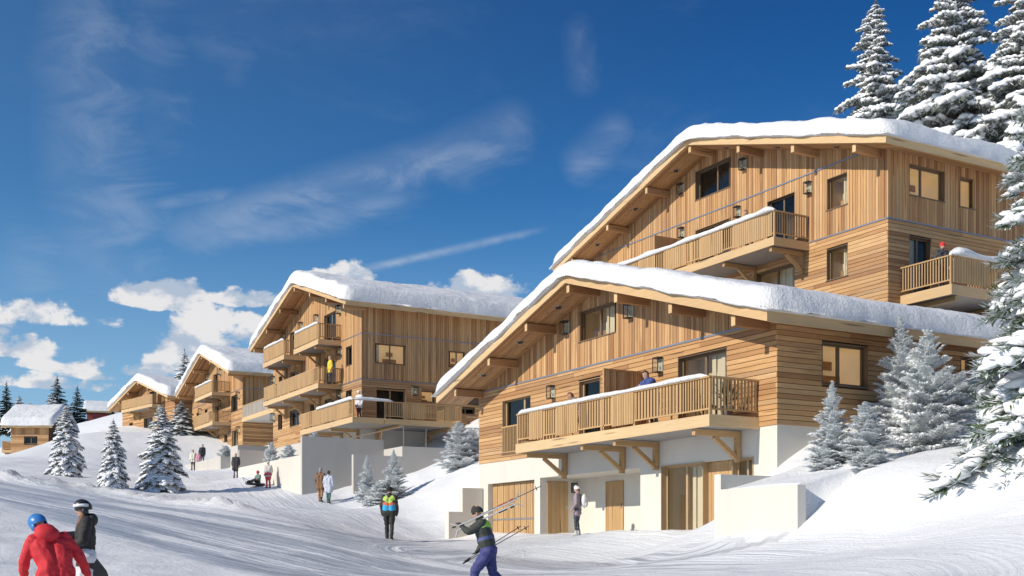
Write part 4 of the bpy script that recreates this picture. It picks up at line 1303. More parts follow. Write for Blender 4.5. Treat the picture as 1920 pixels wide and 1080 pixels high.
# ------------------------------------------------------------------ retaining walls
def wall(label, boxes, mat='stucco', tops=None, group=None, name='retaining_wall'):
    mb = MB()
    for b in boxes: mb.box(*b)
    c = boxes[0]
    org = (c[0], c[2], c[4])
    o = mb.build(name, M[mat], None, org)
    o.location = org
    return tag(o, label, 'wall', group)
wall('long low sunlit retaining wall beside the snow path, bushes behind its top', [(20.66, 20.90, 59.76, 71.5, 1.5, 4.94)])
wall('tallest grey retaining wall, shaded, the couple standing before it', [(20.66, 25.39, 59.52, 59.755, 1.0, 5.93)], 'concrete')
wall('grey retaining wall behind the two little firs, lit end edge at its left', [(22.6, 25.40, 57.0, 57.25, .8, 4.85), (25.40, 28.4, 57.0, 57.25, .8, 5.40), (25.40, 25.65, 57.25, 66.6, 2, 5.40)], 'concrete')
wall('stepped render wall at the left of the garage door', [(20.5, 21.39, 40.25, 40.6, -.5, 2.3), (19.9, 20.5, 40.25, 40.6, -.5, 1.36)], 'stucco')
wall('low cream wall holding back the snow right of the glazed door', [(18.5, 18.75, 19.62, 22.3, -.5, 1.41), (18.5, 20.9, 22.3, 22.55, -.5, 1.79)], 'stucco')
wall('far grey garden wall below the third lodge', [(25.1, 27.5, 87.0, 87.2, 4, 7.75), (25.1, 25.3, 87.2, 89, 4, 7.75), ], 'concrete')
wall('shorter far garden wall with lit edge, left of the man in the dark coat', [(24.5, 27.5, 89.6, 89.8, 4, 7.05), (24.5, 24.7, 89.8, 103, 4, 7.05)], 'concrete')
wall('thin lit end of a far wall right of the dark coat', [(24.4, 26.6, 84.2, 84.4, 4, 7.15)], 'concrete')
hr = thing('guard_rail', 'thin metal guard rail on top of the grey wall below the middle lodge', 'railing', (25.5, 57.1, 5.4))
o_ = (25.5, 57.1, 5.4)
MB().box(25.50, 25.55, 57.1, 66.5, 6.46, 6.51).build('handrail', M['frame'], hr, o_)
MB().box(25.55, 28.3, 57.10, 57.15, 6.46, 6.51).build('handrail', M['frame'], hr, o_)
for k in range(4):
    MB().box(25.51, 25.54, 57.11 + k * 3.0, 57.14 + k * 3.0, 5.41, 6.458).build('post', M['steel'], hr, o_)
for k in range(1, 3):
    MB().box(25.5 + k * 1.35, 25.53 + k * 1.35, 57.11, 57.14, 5.41, 6.458).build('post', M['steel'], hr, o_)
# ------------------------------------------------------------------ trees
def ell(rng, n=7, m=4, jit=0.16):
    """a small lumpy blob, unit radius"""
    V = [(0, 0, 1.0)]
    for i in range(1, m):
        a = math.pi * i / m
        for k in range(n):
            b = 2 * math.pi * (k + .5 * (i % 2)) / n
            s = 1 + rng.uniform(-jit, jit)
            V.append((math.sin(a) * math.cos(b) * s, math.sin(a) * math.sin(b) * s, math.cos(a) * s))
    V.append((0, 0, -1.0))
    T = [(0, 1 + k, 1 + (k + 1) % n) for k in range(n)]
    for i in range(m - 2):
        for k in range(n):
            a, b = 1 + i * n + k, 1 + i * n + (k + 1) % n
            c, d = a + n, b + n
            T += [(a, c, d), (a, d, b)]
    l = len(V) - 1
    T += [(l, 1 + (m - 2) * n + (k + 1) % n, 1 + (m - 2) * n + k) for k in range(n)]
    return np.array(V), np.array(T)
def frame_of(d, up=np.array([0, 0, 1.0])):
    d = d / np.linalg.norm(d)
    s = np.cross(up, d); s = s / (np.linalg.norm(s) + 1e-9)
    return d, s, np.cross(d, s)
class Bag:
    def __init__(s): s.V, s.T, s.n = [], [], 0
    def add(s, V, T):
        V = np.asarray(V, float); T = np.asarray(T, int)
        s.V.append(V); s.T.append(T + s.n); s.n += len(V)
    def get(s):
        if not s.V: return np.zeros((0, 3)), np.zeros((0, 3), int)
        return np.concatenate(s.V), np.concatenate(s.T)
def blade(bag, p, d, side, L, w):
    """a flat tapering needle spray from p along d"""
    q = p + d * L
    m = p + d * L * .45
    bag.add([p, m + side * w, q, m - side * w], [(0, 1, 2), (0, 2, 3)])
def frond(kind, rng):
    """one branch of unit length along +x: needles and the snow lying on it"""
    G, N = Bag(), Bag()
    if kind == 'laden': a, b, nt, ang, tl = .10, .42, 7, 52, .40
    elif kind == 'near': a, b, nt, ang, tl = .12, .50, 9, 48, .42
    elif kind == 'dark': a, b, nt, ang, tl = .16, .36, 7, 50, .40
    else: a, b, nt, ang, tl = .12, .10, 9, 50, .46
    sp = lambda t: np.array([t, .03 * math.sin(t * 5 + rng.uniform(0, .3)), a * t - b * t * t])
    twigs = []
    for i in range(nt):
        t = .16 + .78 * (i + .3 * rng.random()) / nt
        for sgn in (-1, 1):
            L = tl * (1 - t * .62) * rng.uniform(.75, 1.15)
            an = R(ang + rng.uniform(-12, 10))
            d = np.array([math.cos(an), sgn * math.sin(an), rng.uniform(-.12, .10) - .10 * t])
            twigs.append((sp(t), d / np.linalg.norm(d), L))
    twigs.append((sp(.86), np.array([.96, 0, -.25]), .22))
    for k in range(4): twigs.append((sp(.05 + .2 * k), np.array([.97, rng.uniform(-.1, .1), -.1]), .26))
    for p, d, L in twigs:
        d, s, u = frame_of(d)
        if kind in ('laden', 'dark'):
            blade(G, p, d, s, L * 1.1, .055)
            blade(G, p, d, u, L, .045)
            for q in range(5):
                c = p + d * L * (.15 + .2 * q)
                e = d * .55 + s * rng.uniform(-.9, .9) + np.array([0, 0, -rng.uniform(.35, 1.1)])
                e /= np.linalg.norm(e)
                blade(G, c, e, np.cross(e, s), rng.uniform(.09, .17), .020)
        else:
            nb = 20 if kind == 'near' else 12
            blade(G, p, d, s, L, .010); blade(G, p, d, u, L, .010)
            for q in range(nb):
                c = p + d * L * (q + .5) / nb
                sg = 1 if q % 2 else -1
                for rep in range(2 if kind == 'near' else 2):
                    e = d * rng.uniform(.55, .95) + s * sg * rng.uniform(.35, .9) + u * rng.uniform(-.45, .55)
                    e /= np.linalg.norm(e)
                    v = np.cross(e, u); v /= np.linalg.norm(v) + 1e-9
                    if kind == 'near': blade(G, c, e, v, rng.uniform(.07, .12), .0085)
                    else: blade(G, c, e, v, rng.uniform(.06, .12), .014)
        dens = {'laden': .94, 'near': .66, 'dark': .13, 'frost': .8}[kind]
        if rng.random() < dens:
            V, T = ell(rng, 8 if kind == 'near' else 6, 5 if kind == 'near' else 4, .2)
            sc = {'laden': (L * .60, .095, .062), 'near': (L * .46, .055, .038), 'dark': (L * .5, .055, .03), 'frost': (L * .40, .040, .028)}[kind]
            f = rng.uniform(.75, 1.25)
            V = V * np.array([sc[0], sc[1] * f, sc[2] * f])
            V[:, 2] = np.where(V[:, 2] < 0, V[:, 2] * .35, V[:, 2])
            c = p + d * L * .52 + np.array([0, 0, .030 if kind != 'frost' else .014])
            N.add(c + V[:, :1] * d + V[:, 1:2] * s + V[:, 2:] * u, T)
    if kind in ('laden', 'near'):
        for k in range(6):
            t = .12 + .145 * k
            V, T = ell(rng, 7, 4, .2)
            V = V * np.array([.13, .085 * rng.uniform(.8, 1.2), .062])
            V[:, 2] = np.where(V[:, 2] < 0, V[:, 2] * .35, V[:, 2])
            N.add(sp(t) + np.array([0, 0, .04]) + V, T)
    return G.get(), N.get()
PROTO = {}
def protos(kind):
    if kind not in PROTO:
        r = random.Random(hash(kind) % 1000 if False else {'laden': 5, 'near': 6, 'dark': 7, 'frost': 8}[kind])
        PROTO[kind] = [frond(kind, r) for _ in range(4)]
    return PROTO[kind]
def spruce(kind, H, Rb, seed, whorl=.34, per=7, z0=.04, p=.85, needle='needle_snowy', lean=0, wild=.18, fat=1.0, sector=None):
    """meshes of one conifer standing at the origin: trunk, crown, snow"""
    r = random.Random(seed)
    PR = protos(kind)
    G, N = Bag(), Bag()
    z = H * z0
    while z < H * .985:
        k = z / H
        rad = Rb * (1 - k) ** p
        n = max(3, int(round(per * (1 - .45 * k))))
        ph = r.uniform(0, 6.28)
        for i in range(n):
            az = ph + 2 * math.pi * i / n + r.uniform(-.3, .3)
            if sector and not (sector[0] < (az % (2 * math.pi)) < sector[1]) and r.random() < .7: continue
            L = rad * r.uniform(1 - wild * 1.3, 1 + wild) + .10 * H * .05
            if kind == 'frost': pit = R(8 + 30 * k + r.uniform(-12, 14))
            elif kind == 'dark': pit = R(-6 + 36 * k + r.uniform(-8, 8))
            else: pit = R(-12 + 42 * k * k + r.uniform(-9, 9))
            roll = r.uniform(-.25, .25)
            x = np.array([math.cos(az) * math.cos(pit), math.sin(az) * math.cos(pit), math.sin(pit)])
            y = np.cross(np.array([0, 0, 1.0]), x); y /= np.linalg.norm(y)
            u = np.cross(x, y)
            y, u = y * math.cos(roll) + u * math.sin(roll), u * math.cos(roll) - y * math.sin(roll)
            sc = L
            wz = max(L, fat * .16 * Rb + .45 * L)                       # short upper branches stay bushy
            A = np.stack([x * sc, y * wz, u * wz], 1)
            o = np.array([0, 0, z + r.uniform(-.4, .4) * whorl])
            (gv, gt), (sv, st_) = PR[r.randrange(len(PR))]
            G.add(gv @ A.T + o, gt)
            if len(sv): N.add(sv @ A.T + o, st_)
        z += whorl * (1 - .45 * k)
    tip = MB()
    # leader
    gv, gt = PR[0][0]
    A = np.stack([np.array([0, 0, 1.0]) * H * .06, np.array([1.0, 0, 0]) * H * .03, np.array([0, 1.0, 0]) * H * .03], 1)
    G.add(gv @ A.T + np.array([0, 0, H * .955]), gt)
    A2 = np.stack([np.array([0, 0, 1.0]) * H * .05, np.array([0, 1.0, 0]) * H * .03, np.array([-1.0, 0, 0]) * H * .03], 1)
    G.add(gv @ A2.T + np.array([0, 0, H * .955]), gt)
    if kind in ('laden', 'near'):
        V, T = ell(r, 7, 5, .2)
        N.add(V * np.array([.012, .012, .03]) * H * .5 + np.array([0, 0, H * .975]), T)
    nm = 'spruce' if kind != 'frost' else 'fir'
    gv, gt = G.get(); sv, st_ = N.get()
    crown = tri_mesh(nm + '_crown', gv, gt, M[needle], smooth=False)
    sn = tri_mesh(nm + '_snow', sv, st_, M['tree_snow'], smooth=True) if len(sv) else None
    t = MB(); rt = .028 * H ** .9
    t.tube([(0, 0, -.4), (0.01, 0, H * .3), (0, .01, H * .7), (0, 0, H * .97)], [rt * 1.25, rt * .9, rt * .45, .01], 8)
    return t.mesh(nm + '_trunk', M['bark']), crown, sn
def plant_tree(meshes, x, y, label, name='spruce_tree', cat='tree', s=1.0, rz=0.0, group=None, z=None, sxy=None, sink=.05, tilt=(0, 0)):
    t = thing(name, label, cat, (x, y, (gz(x, y) if z is None else z) - sink), 0, group)
    t.rotation_euler = (tilt[0], tilt[1], rz)
    t.scale = (sxy or s, sxy or s, s)
    link('trunk', meshes[0], t); link('crown', meshes[1], t)
    if meshes[2]: tag(link('snow_load', meshes[2], t), kind='stuff')
    return t
def tree_h(x, y, px_top_py, z=None):
    """height from the ground up to the picture row of its tip"""
    return zat(px_top_py, x, y) - (gz(x, y) if z is None else z)

# the three big snowy spruces on the slope behind the rear lodge
big = spruce('laden', 20.0, 4.0, 101, whorl=.58, per=10, p=.72, wild=.36, fat=1.0, z0=.02)
big2 = spruce('laden', 20.0, 4.4, 102, whorl=.58, per=10, p=.66, wild=.40, fat=1.0, z0=.02)
for px, d, top, me, lab, rz, w in ((1640, 70, 2, big, 'tall snow laden spruce behind the rear lodge roof, leftmost and slimmest of the three', .4, .92),
                                   (1790, 63, -75, big2, 'tall snow laden spruce behind the rear lodge roof, middle of the three', 2.0, 1.0),
                                   (1925, 60, -70, big2, 'tall snow laden spruce at the top right edge behind the rear lodge', 4.1, .95),
                                   ):
    x, y = P(px, d)
    zb_ = zat(top, x, y) - 20.0 * w * 1.08
    plant_tree(me, x, y, lab, s=w * 1.08, sxy=w, rz=rz, z=zb_, group='snowy spruces behind the rear lodge')
# the near spruce leaning in from the right edge
near = spruce('near', 9.8, 3.2, 111, whorl=.36, per=11, p=.62, needle='needle_near', wild=.22, z0=.05, fat=1.1)
x, y = P(2072, 24.5)
plant_tree(near, x, y, 'near spruce with fat snow on drooping green branches at the right edge', s=1.0, rz=.3, z=zat(838, x, y), group='snowy spruces of the right slope')
# three snowy spruces on the left mound
med = spruce('laden', 5.0, 1.35, 121, whorl=.21, per=10, p=.70, wild=.22, z0=.03)
med2 = spruce('laden', 5.0, 1.45, 122, whorl=.21, per=10, p=.74, wild=.22, z0=.03)
for px, d, top, me, w_px, lab, rz in ((124, 72, 757, med, 76, 'snowy spruce on the left mound, nearest the brown chalet', .5), (212, 60, 785, med2, 68, 'smallest snowy spruce on the left mound, between its two neighbours', 1.7),
                                      (302, 62, 757, med, 100, 'largest snowy spruce on the left mound, beside the snow path', 3.1)):
    x, y = P(px, d)
    h = tree_h(x, y, top)
    plant_tree(me, x, y, lab, s=h / 5.0, sxy=w_px * d / F / 2 / (1.4 if me is med else 1.5), rz=rz, group='snowy spruces on the left mound')
# frosted young firs
fr1 = spruce('frost', 3.0, .95, 131, whorl=.15, per=9, p=.78, needle='needle_frost', wild=.26, z0=.03, fat=1.3)
fr2 = spruce('frost', 3.0, 1.15, 132, whorl=.15, per=9, p=.62, needle='needle_frost', wild=.34, z0=.02, fat=1.3)
fr3 = spruce('frost', 1.6, 1.0, 133, whorl=.12, per=10, p=.5, needle='needle_frost', wild=.4, z0=.02, fat=1.4)
def fir(px, d, base, top, wpx, me, h0, w0, lab, rz, group, name='fir_tree', cat='tree', tilt=(0, 0), z=None):
    x, y = P(px, d)
    zb_ = gz(x, y) if z is None else z
    h = zat(top, x, y) - zb_
    return plant_tree(me, x, y, lab, name, cat, s=h / h0, sxy=wpx * d / F / 2 / w0, rz=rz, group=group, tilt=tilt, z=zb_)
gA = 'frosted firs on the bank beside the nearest lodge'
fir(1688, 31.5, 840, 592, 130, fr1, 3.0, 1.0, 'tallest frosted fir on the right bank, tip before the snowy eaves', .2, gA)
fir(1738, 30.0, 840, 618, 150, fr2, 3.0, 1.2, 'broad frosted fir on the right bank, just right of the tallest', 1.9, gA)
fir(1560, 28.5, 888, 712, 96, fr1, 3.0, 1.0, 'slim frosted fir at the left end of the right bank, below the pale window', 2.4, gA)
fir(1622, 28.0, 895, 752, 105, fr2, 3.0, 1.2, 'low frosted fir between the slim one and the broad one on the bank', 4.0, gA)
fir(1630, 27.4, 895, 838, 90, fr3, 1.6, 1.1, 'frosted fir bush at the foot of the bank firs', 1.0, gA, 'fir_bush', 'bush')
fir(1790, 32.0, 760, 702, 110, fr3, 1.6, 1.1, 'frosted bush right of the broad fir, below the snowy eaves', 2.0, gA, 'fir_bush', 'bush')
fir(1545, 28.2, 890, 835, 70, fr3, 1.6, 1.1, 'small frosted bush at the foot of the slim bank fir', 5.0, gA, 'fir_bush', 'bush')
gB = 'frosted firs by the grey retaining walls'
fir(688, 56.2, 938, 852, 48, fr1, 3.0, 1.0, 'narrow frosted fir before the grey wall, left of the pair', .7, gB)
fir(738, 55.8, 938, 842, 62, fr1, 3.0, 1.0, 'taller frosted fir before the grey wall, right of the pair', 2.9, gB)
fir(712, 55.4, 940, 905, 60, fr3, 1.6, 1.1, 'low frosted bush between the two firs before the grey wall', 2.9, gB, 'fir_bush', 'bush')
fir(860, 57.5, 872, 790, 78, fr2, 3.0, 1.2, 'wide frosted fir between the middle lodge and the nearest lodge', .1, gB)
fir(885, 58.8, 860, 805, 56, fr3, 1.6, 1.1, 'frosted bush half behind the corner of the nearest lodge', 3.3, gB, 'fir_bush', 'bush')
gC = 'frosted bushes above the sunlit wall'
for px, d, top, w, lab, rz in ((500, 69.5, 831, 28, 'frosted bush above the far end of the sunlit wall', .3), (521, 66.5, 835, 34, 'frosted bush in the middle above the sunlit wall', 1.3), (553, 62.5, 812, 34, 'tallest frosted bush above the sunlit wall, next to the tall grey wall', 2.2)):
    x, y = P(px, d)
    x = max(x, 21.6); z_ = gz(x, y)
    h = zat(top, x, y) - z_
    plant_tree(fr3, x, y, lab, 'fir_bush', 'bush', s=h / 1.6, sxy=w * d / F / 2 / 1.0, rz=rz, group=gC, z=z_)
x, y = P(416, 92); plant_tree(fr3, max(x, 25.4), y, 'small frosted bush on the snow before the third lodge', 'fir_bush', 'bush', s=.7, rz=1.1)
# background trees of the left skyline
dk = spruce('dark', 9.0, 2.5, 141, whorl=.42, per=8, p=.85, needle='needle_dark', wild=.2, z0=.03)
bl = spruce('laden', 9.0, 2.6, 142, whorl=.5, per=8, p=.55, needle='needle_dark', wild=.3, z0=.03)
gD = 'dark spruces on the left skyline'
for px, d, base, top, wpx, me, w0, lab, rz in (
        (107, 172, 800, 706, 48, dk, 1.9, 'dark spruce on the left skyline behind the frosty round tree', .2),
        (145, 168, 815, 724, 46, dk, 1.9, 'dark spruce on the left skyline next to the red barn', 1.4),
        (97, 165, 800, 738, 42, bl, 2.6, 'frosty round tree before the dark spruce on the left skyline', 2.0),
        (12, 178, 800, 716, 34, dk, 1.9, 'spruce at the left edge behind the brown chalet roof', 2.7),
        (36, 174, 800, 742, 34, bl, 2.6, 'frosty tree behind the left of the brown chalet roof', .7),
        (57, 174, 800, 755, 26, bl, 2.6, 'smallest frosty tree behind the brown chalet roof', 1.5),
        (128, 175, 800, 760, 30, dk, 1.9, 'short dark spruce between the two tall ones on the skyline', 3.4),
        (205, 215, 800, 758, 26, dk, 1.9, 'tiny dark spruce right of the red barn roof', 2.3)):
    x, y = P(px, d)
    zb_ = zat(base + 12, x, y)
    h = zat(top, x, y) - zb_
    plant_tree(me, x, y, lab, s=h / 9.0, sxy=wpx * d / F / 2 / w0, rz=rz, group=gD, z=zb_)
sn3 = spruce('laden', 10.0, 2.2, 151, whorl=.42, per=9, p=.75, needle='needle_snowy', wild=.28, z0=.03)
sn4 = spruce('laden', 8.0, 2.0, 152, whorl=.42, per=9, p=.7, needle='needle_green', wild=.3, z0=.02)
x, y = P(340, 115); plant_tree(sn4, x, y, 'green snow dusted spruce in the gap left of the third lodge', s=(zat(752, x, y) - gz(x, y)) / 8.0, sxy=.9, rz=2.2)
x, y = P(345, 128); plant_tree(sn3, x, y, 'white spruce tip peeking out above the left eaves of the third lodge', s=(zat(655, x, y) - zat(850, x, y)) / 10, sxy=1.0, z=zat(850, x, y), rz=.8)
# ------------------------------------------------------------------ people
CLOTH = {}
def cloth(color, rough=0.75):
    key = tuple(round(c, 3) for c in color)
    if key not in CLOTH: CLOTH[key] = plain('cloth %d' % len(CLOTH), color, rough, .22, 11, .7)
    return CLOTH[key]
def capsule(bm, a, b, ra, rb, n=10, flat=(1, 1)):
    """closed tapered capsule from a to b"""
    a, b = Vector(a), Vector(b)
    d = b - a
    L = d.length
    if L < 1e-5: d = Vector((0, 0, 1)); L = 1e-5
    d = d / max(L, 1e-9) if L > 1e-4 else Vector((0, 0, 1))
    s = d.cross(Vector((0, 1, 0)))
    s = Vector((1, 0, 0)) if s.length < 1e-3 else s.normalized()
    u = s.cross(d)
    rings = []
    m = 4
    for i in range(m + 1):
        t = math.pi / 2 * (1 - i / m)
        rings.append((a - d * ra * math.sin(t), ra * math.cos(t)))
    for i in range(m + 1):
        t = math.pi / 2 * (i / m)
        rings.append((b + d * rb * math.sin(t), rb * math.cos(t)))
    vs = []
    for c, r_ in rings:
        r_ = max(r_, 1e-4)
        vs.append([bm.verts.new(c + (s * math.cos(q) * flat[0] + u * math.sin(q) * flat[1]) * r_) for q in [2 * math.pi * k / n for k in range(n)]])
    for i in range(len(vs) - 1):
        for k in range(n):
            bm.faces.new((vs[i][k], vs[i][(k + 1) % n], vs[i + 1][(k + 1) % n], vs[i + 1][k]))
    bm.faces.new(vs[0][::-1]); bm.faces.new(vs[-1])
def fuse(name, prims, mats, voxel, smooth_it=2):
    """one continuous surface round a set of tapered capsules, coloured by the nearest one"""
    bm = bmesh.new()
    for p in prims: capsule(bm, *p[:4], flat=p[5] if len(p) > 5 else (1, 1))
    me = bpy.data.meshes.new('tmp'); bm.to_mesh(me); bm.free()
    o = bpy.data.objects.new('tmp', me); COL.objects.link(o)
    rm = o.modifiers.new('r', 'REMESH'); rm.mode = 'VOXEL'; rm.voxel_size = voxel
    if smooth_it:
        sm_ = o.modifiers.new('s', 'SMOOTH'); sm_.factor = .5; sm_.iterations = smooth_it
    dg = bpy.context.evaluated_depsgraph_get()
    out = bpy.data.meshes.new_from_object(o.evaluated_get(dg))
    bpy.data.objects.remove(o); bpy.data.meshes.remove(me)
    out.name = name
    nv = len(out.vertices)
    co = np.zeros(nv * 3, np.float32); out.vertices.foreach_get('co', co); co = co.reshape(-1, 3)
    no = np.zeros(nv * 3, np.float32); out.vertex_normals.foreach_get('vector', no); no = no.reshape(-1, 3)
    keep = np.ones(nv)
    for p in prims:                                                  # folds in the clothing only
        if p[4] not in (2, 3, 4, 5): continue
        a, b = np.array(p[0]), np.array(p[1]); d = b - a; l2 = (d * d).sum() + 1e-9
        t = np.clip(((co - a) @ d) / l2, 0, 1)
        keep = np.minimum(keep, np.clip((np.linalg.norm(co - a - t[:, None] * d, axis=1) - max(p[2], p[3])) / .03, 0, 1))
    x_, y_, z_ = co[:, 0].astype(float), co[:, 1].astype(float), co[:, 2].astype(float)
    f_ = fbm((x_ + .6 * y_) * 7 + 1.5 * fbm(z_ * 4, x_ * 4, 2, 3), z_ * 13 + x_ * 5, 3, 77) * .024 + fbm((x_ - y_) * 5, z_ * 6, 2, 81) * .022
    co = co + no * (f_ * keep)[:, None].astype(np.float32)
    out.vertices.foreach_set('co', co.astype(np.float32).ravel())
    n = len(out.polygons)
    c = np.zeros(n * 3, np.float32); out.polygons.foreach_get('center', c); c = c.reshape(-1, 3)
    best = np.full(n, 1e9); mi = np.zeros(n, np.int32)
    for p in prims:
        a, b = np.array(p[0]), np.array(p[1]); d = b - a; l2 = (d * d).sum() + 1e-9
        t = np.clip(((c - a) @ d) / l2, 0, 1)
        rr = p[2] + (p[3] - p[2]) * t
        e = np.linalg.norm(c - a - t[:, None] * d, axis=1) - rr
        k = e < best
        best[k] = e[k]; mi[k] = p[4]
    out.materials.clear()
    for m_ in mats: out.materials.append(m_)
    out.polygons.foreach_set('material_index', mi)
    out.polygons.foreach_set('use_smooth', np.ones(n, bool))
    out.update()
    return out
SKIN = (0.52, 0.30, 0.21)
def person(label, at, face, jacket, trousers, boots=(.03, .03, .03), glove=None, hat=None, hat_kind='beanie', hair=None, h=1.75, group=None, J=None, hem=.80, puff=1.12, wide=1.12,
           voxel=.016, coat=None, stripes=None, kids=(), tp=1.12, child=False):
    """face: direction the person looks, as an angle from +X. J overrides joints (right, forward, up; for 1.75 m)."""
    j = dict(pelvis=(0, 0, .95), waist=(0, 0, 1.06), chest=(0, 0, 1.28), neck=(0, -.005, 1.46), head=(0, .025, 1.635))
    for s_, k in (('l', -1), ('r', 1)):
        j.update({'sh' + s_: (.185 * k, -.01, 1.41), 'el' + s_: (.245 * k, -.03, 1.13), 'wr' + s_: (.25 * k, .05, .90),
                  'hip' + s_: (.092 * k, 0, .92), 'kn' + s_: (.100 * k, .03, .50), 'an' + s_: (.105 * k, -.02, .10), 'toe' + s_: (.125 * k, .15, .045)})
    if J: j.update(J)
    v = {k: Vector(p) for k, p in j.items()}
    mats = [cloth(jacket), cloth(trousers), cloth(boots, .5), cloth(glove or SKIN), plain_skin(), cloth(hair or (.08, .05, .03))]
    if stripes: mats += [cloth(c) for c in stripes]
    pr = []
    up = (v['chest'] - v['pelvis']).normalized()
    rt = (v['shr'] - v['shl']).normalized()
    w = wide
    hemv = v['pelvis'] + (v['pelvis'] - v['waist']).normalized() * (.95 - hem)
    for k in (-1, 1):
        pr.append((v['waist'] + rt * .055 * k * w, v['chest'] + rt * .085 * k * w, .118 * w, .125 * w, 0))
        pr.append((v['chest'] + rt * .085 * k * w, v['neck'] + rt * .06 * k - up * .06, .12 * w, .075 * w, 0))
        pr.append((v['waist'] + rt * .055 * k * w, hemv + rt * .075 * k * w, .118 * w, .112 * w, 0))
    if hem < .78:
        for k in ('l', 'r'):
            pr.append((v['hip' + k], v['hip' + k].lerp(v['kn' + k], min(1, (.92 - hem) / .42)), max(.12 * w, .10 * tp + .03), max(.125 * w, .085 * tp + .03), 0))
    if stripes:
        n = len(stripes)
        base, topv = v['waist'].lerp(v['pelvis'], .3), v['chest'] + up * .06
        for i in range(n):
            a = base.lerp(topv, i / n); b = base.lerp(topv, (i + .9) / n)
            for k in (-1, 1):
                pr.append((a + rt * .07 * k * w, b + rt * .075 * k * w, .126 * w, .128 * w, 6 + i))
    pr.append((v['neck'] - up * .06, v['neck'] + (v['head'] - v['neck']) * .5, .066, .058, 4))
    pr.append((v['neck'] - up * .05, v['neck'] + up * .015, .09 * puff, .076 * puff, 0))
    hd = v['head']
    hu = (hd - v['neck']).normalized()
    fwd = Vector(j.get('look', (0, 1, 0))); fwd = (fwd - hu * fwd.dot(hu)).normalized()
    hr_ = fwd.cross(hu)
    pr.append((hd - hu * .045 + fwd * .012, hd + hu * .045 - fwd * .008, .076, .090, 4))
    pr.append((hd + fwd * .085 - hu * .005, hd + fwd * .098 - hu * .03, .012, .018, 4))
    pr.append((hd - hu * .075 + fwd * .055, hd - hu * .07 + fwd * .058, .036, .034, 4))
    for k in (-1, 1): pr.append((hd + hr_ * .084 * k + hu * .01, hd + hr_ * .086 * k - hu * .03, .018, .014, 4))
    if hair:
        pr.append((hd + hu * .03 - fwd * .03, hd + hu * .055 - fwd * .01, .088, .088, 5))
        pr.append((hd - fwd * .045 - hu * .04, hd - fwd * .03 + hu * .03, .066, .08, 5))
    for s_ in 'lr':
        sh, el, wr = v['sh' + s_], v['el' + s_], v['wr' + s_]
        pr.append((sh, el, .068 * puff, .054 * puff, 0)); pr.append((el, el.lerp(wr, .92), .054 * puff, .044 * puff, 0))
        d = (wr - el).normalized()
        pr.append((wr, wr + d * .055, .034, .037, 3))
        side = d.cross(Vector((0, 0, 1)))
        side = Vector((0, 1, 0)) if side.length < .2 else side.normalized()
        if abs(d.z) > .8: side = Vector((0, 1, 0))
        bend = d.cross(side) * (1 if s_ == 'l' else -1)
        for q in range(4):
            f0 = wr + d * .075 + side * (.034 - .0225 * q)
            L_ = (.060, .070, .066, .052)[q]
            f1 = f0 + d * L_ * .55 + bend * .010
            pr.append((f0 - d * .03, f1, .0125, .0115, 3)); pr.append((f1, f1 + d * L_ * .35 + bend * .028, .0115, .009, 3))
        t0 = wr + d * .03 + side * .034
        pr.append((t0, t0 + d * .045 + side * .026, .014, .011, 3))
        hp, kn, an, toe = v['hip' + s_], v['kn' + s_], v['an' + s_], v['toe' + s_]
        pr.append((hp, kn, .092 * tp, .066 * tp, 1)); pr.append((kn, an, .063 * tp, .052 * tp, 1))
        pr.append((an, an + Vector((0, 0, .07)), .056, .058, 2))
        pr.append((an + Vector((0, -.02, -.045)), toe, .052, .046, 2)); pr.append((an, an.lerp(toe, .5), .055, .046, 2))
    pr.append((v['hipl'], v['hipr'], .118 * tp, .118 * tp, 0 if hem < .78 else 1))
    s = h / 1.75
    if child:
        # a child's head is larger for the body
        c0 = v['head'] - hu * .1
        pr = [((c0 + (Vector(p[0]) - c0) * 1.28), (c0 + (Vector(p[1]) - c0) * 1.28), p[2] * 1.28, p[3] * 1.28, p[4]) if p[4] in (4, 5) and (Vector(p[0]) - hd).length < .2 else p for p in pr]
    me = fuse('person', [(p[0], p[1], p[2], p[3], p[4]) for p in pr], mats, voxel)
    o = link('person', me, None, at)
    o.rotation_euler = (0, 0, face - math.pi / 2)
    o.scale = (s, s, s)
    tag(o, label, 'person', group)
    # headgear and eyes as children, in body measures
    rot = Matrix((hr_, fwd, hu)).transposed().to_4x4()
    def headpart(mb, name, mats_):
        ob = mb.build(name, mats_, o)
        ob.matrix_local = Matrix.Translation(hd) @ rot
        return ob
    kk = 1.28 if child else 1.0
    if hat:
        mb = MB()
        n, m_ = 14, 7
        vs, fs = [], []
        bulge = {'beanie': 1.0, 'helmet': 1.14, 'hood': 1.16}[hat_kind]
        for i in range(m_ + 1):
            a = math.pi * .60 * i / m_
            for k in range(n):
                b = 2 * math.pi * k / n
                drop = 1.0
                vs.append((.100 * bulge * kk * math.sin(a) * math.cos(b), (.112 * bulge * math.sin(a) * math.sin(b) - .010) * kk, (.112 * bulge * math.cos(a) + .022 + (.02 * math.sin(b) * math.sin(a) if hat_kind != 'beanie' else .012 * math.sin(b))) * kk))
        for i in range(m_):
            for k in range(n):
                fs.append((i * n + k, (i + 1) * n + k, (i + 1) * n + (k + 1) % n, i * n + (k + 1) % n))
        mb.add(vs, fs, 0, True)
        rim = vs[-n:]
        mb.add(rim + [(x * .93, y * .93, z + .002) for x, y, z in rim], [(k, n + k, n + (k + 1) % n, (k + 1) % n) for k in range(n)], 0, True)
        if hat_kind == 'helmet':
            for k in (-1, 1): mb.ball((.100 * k * kk, -.01, -.045), (.022, .05, .055), 8, 6)
        headpart(mb, hat_kind if hat_kind != 'beanie' else 'woolly_hat', cloth(hat, .35 if hat_kind == 'helmet' else .9))
    e = MB()
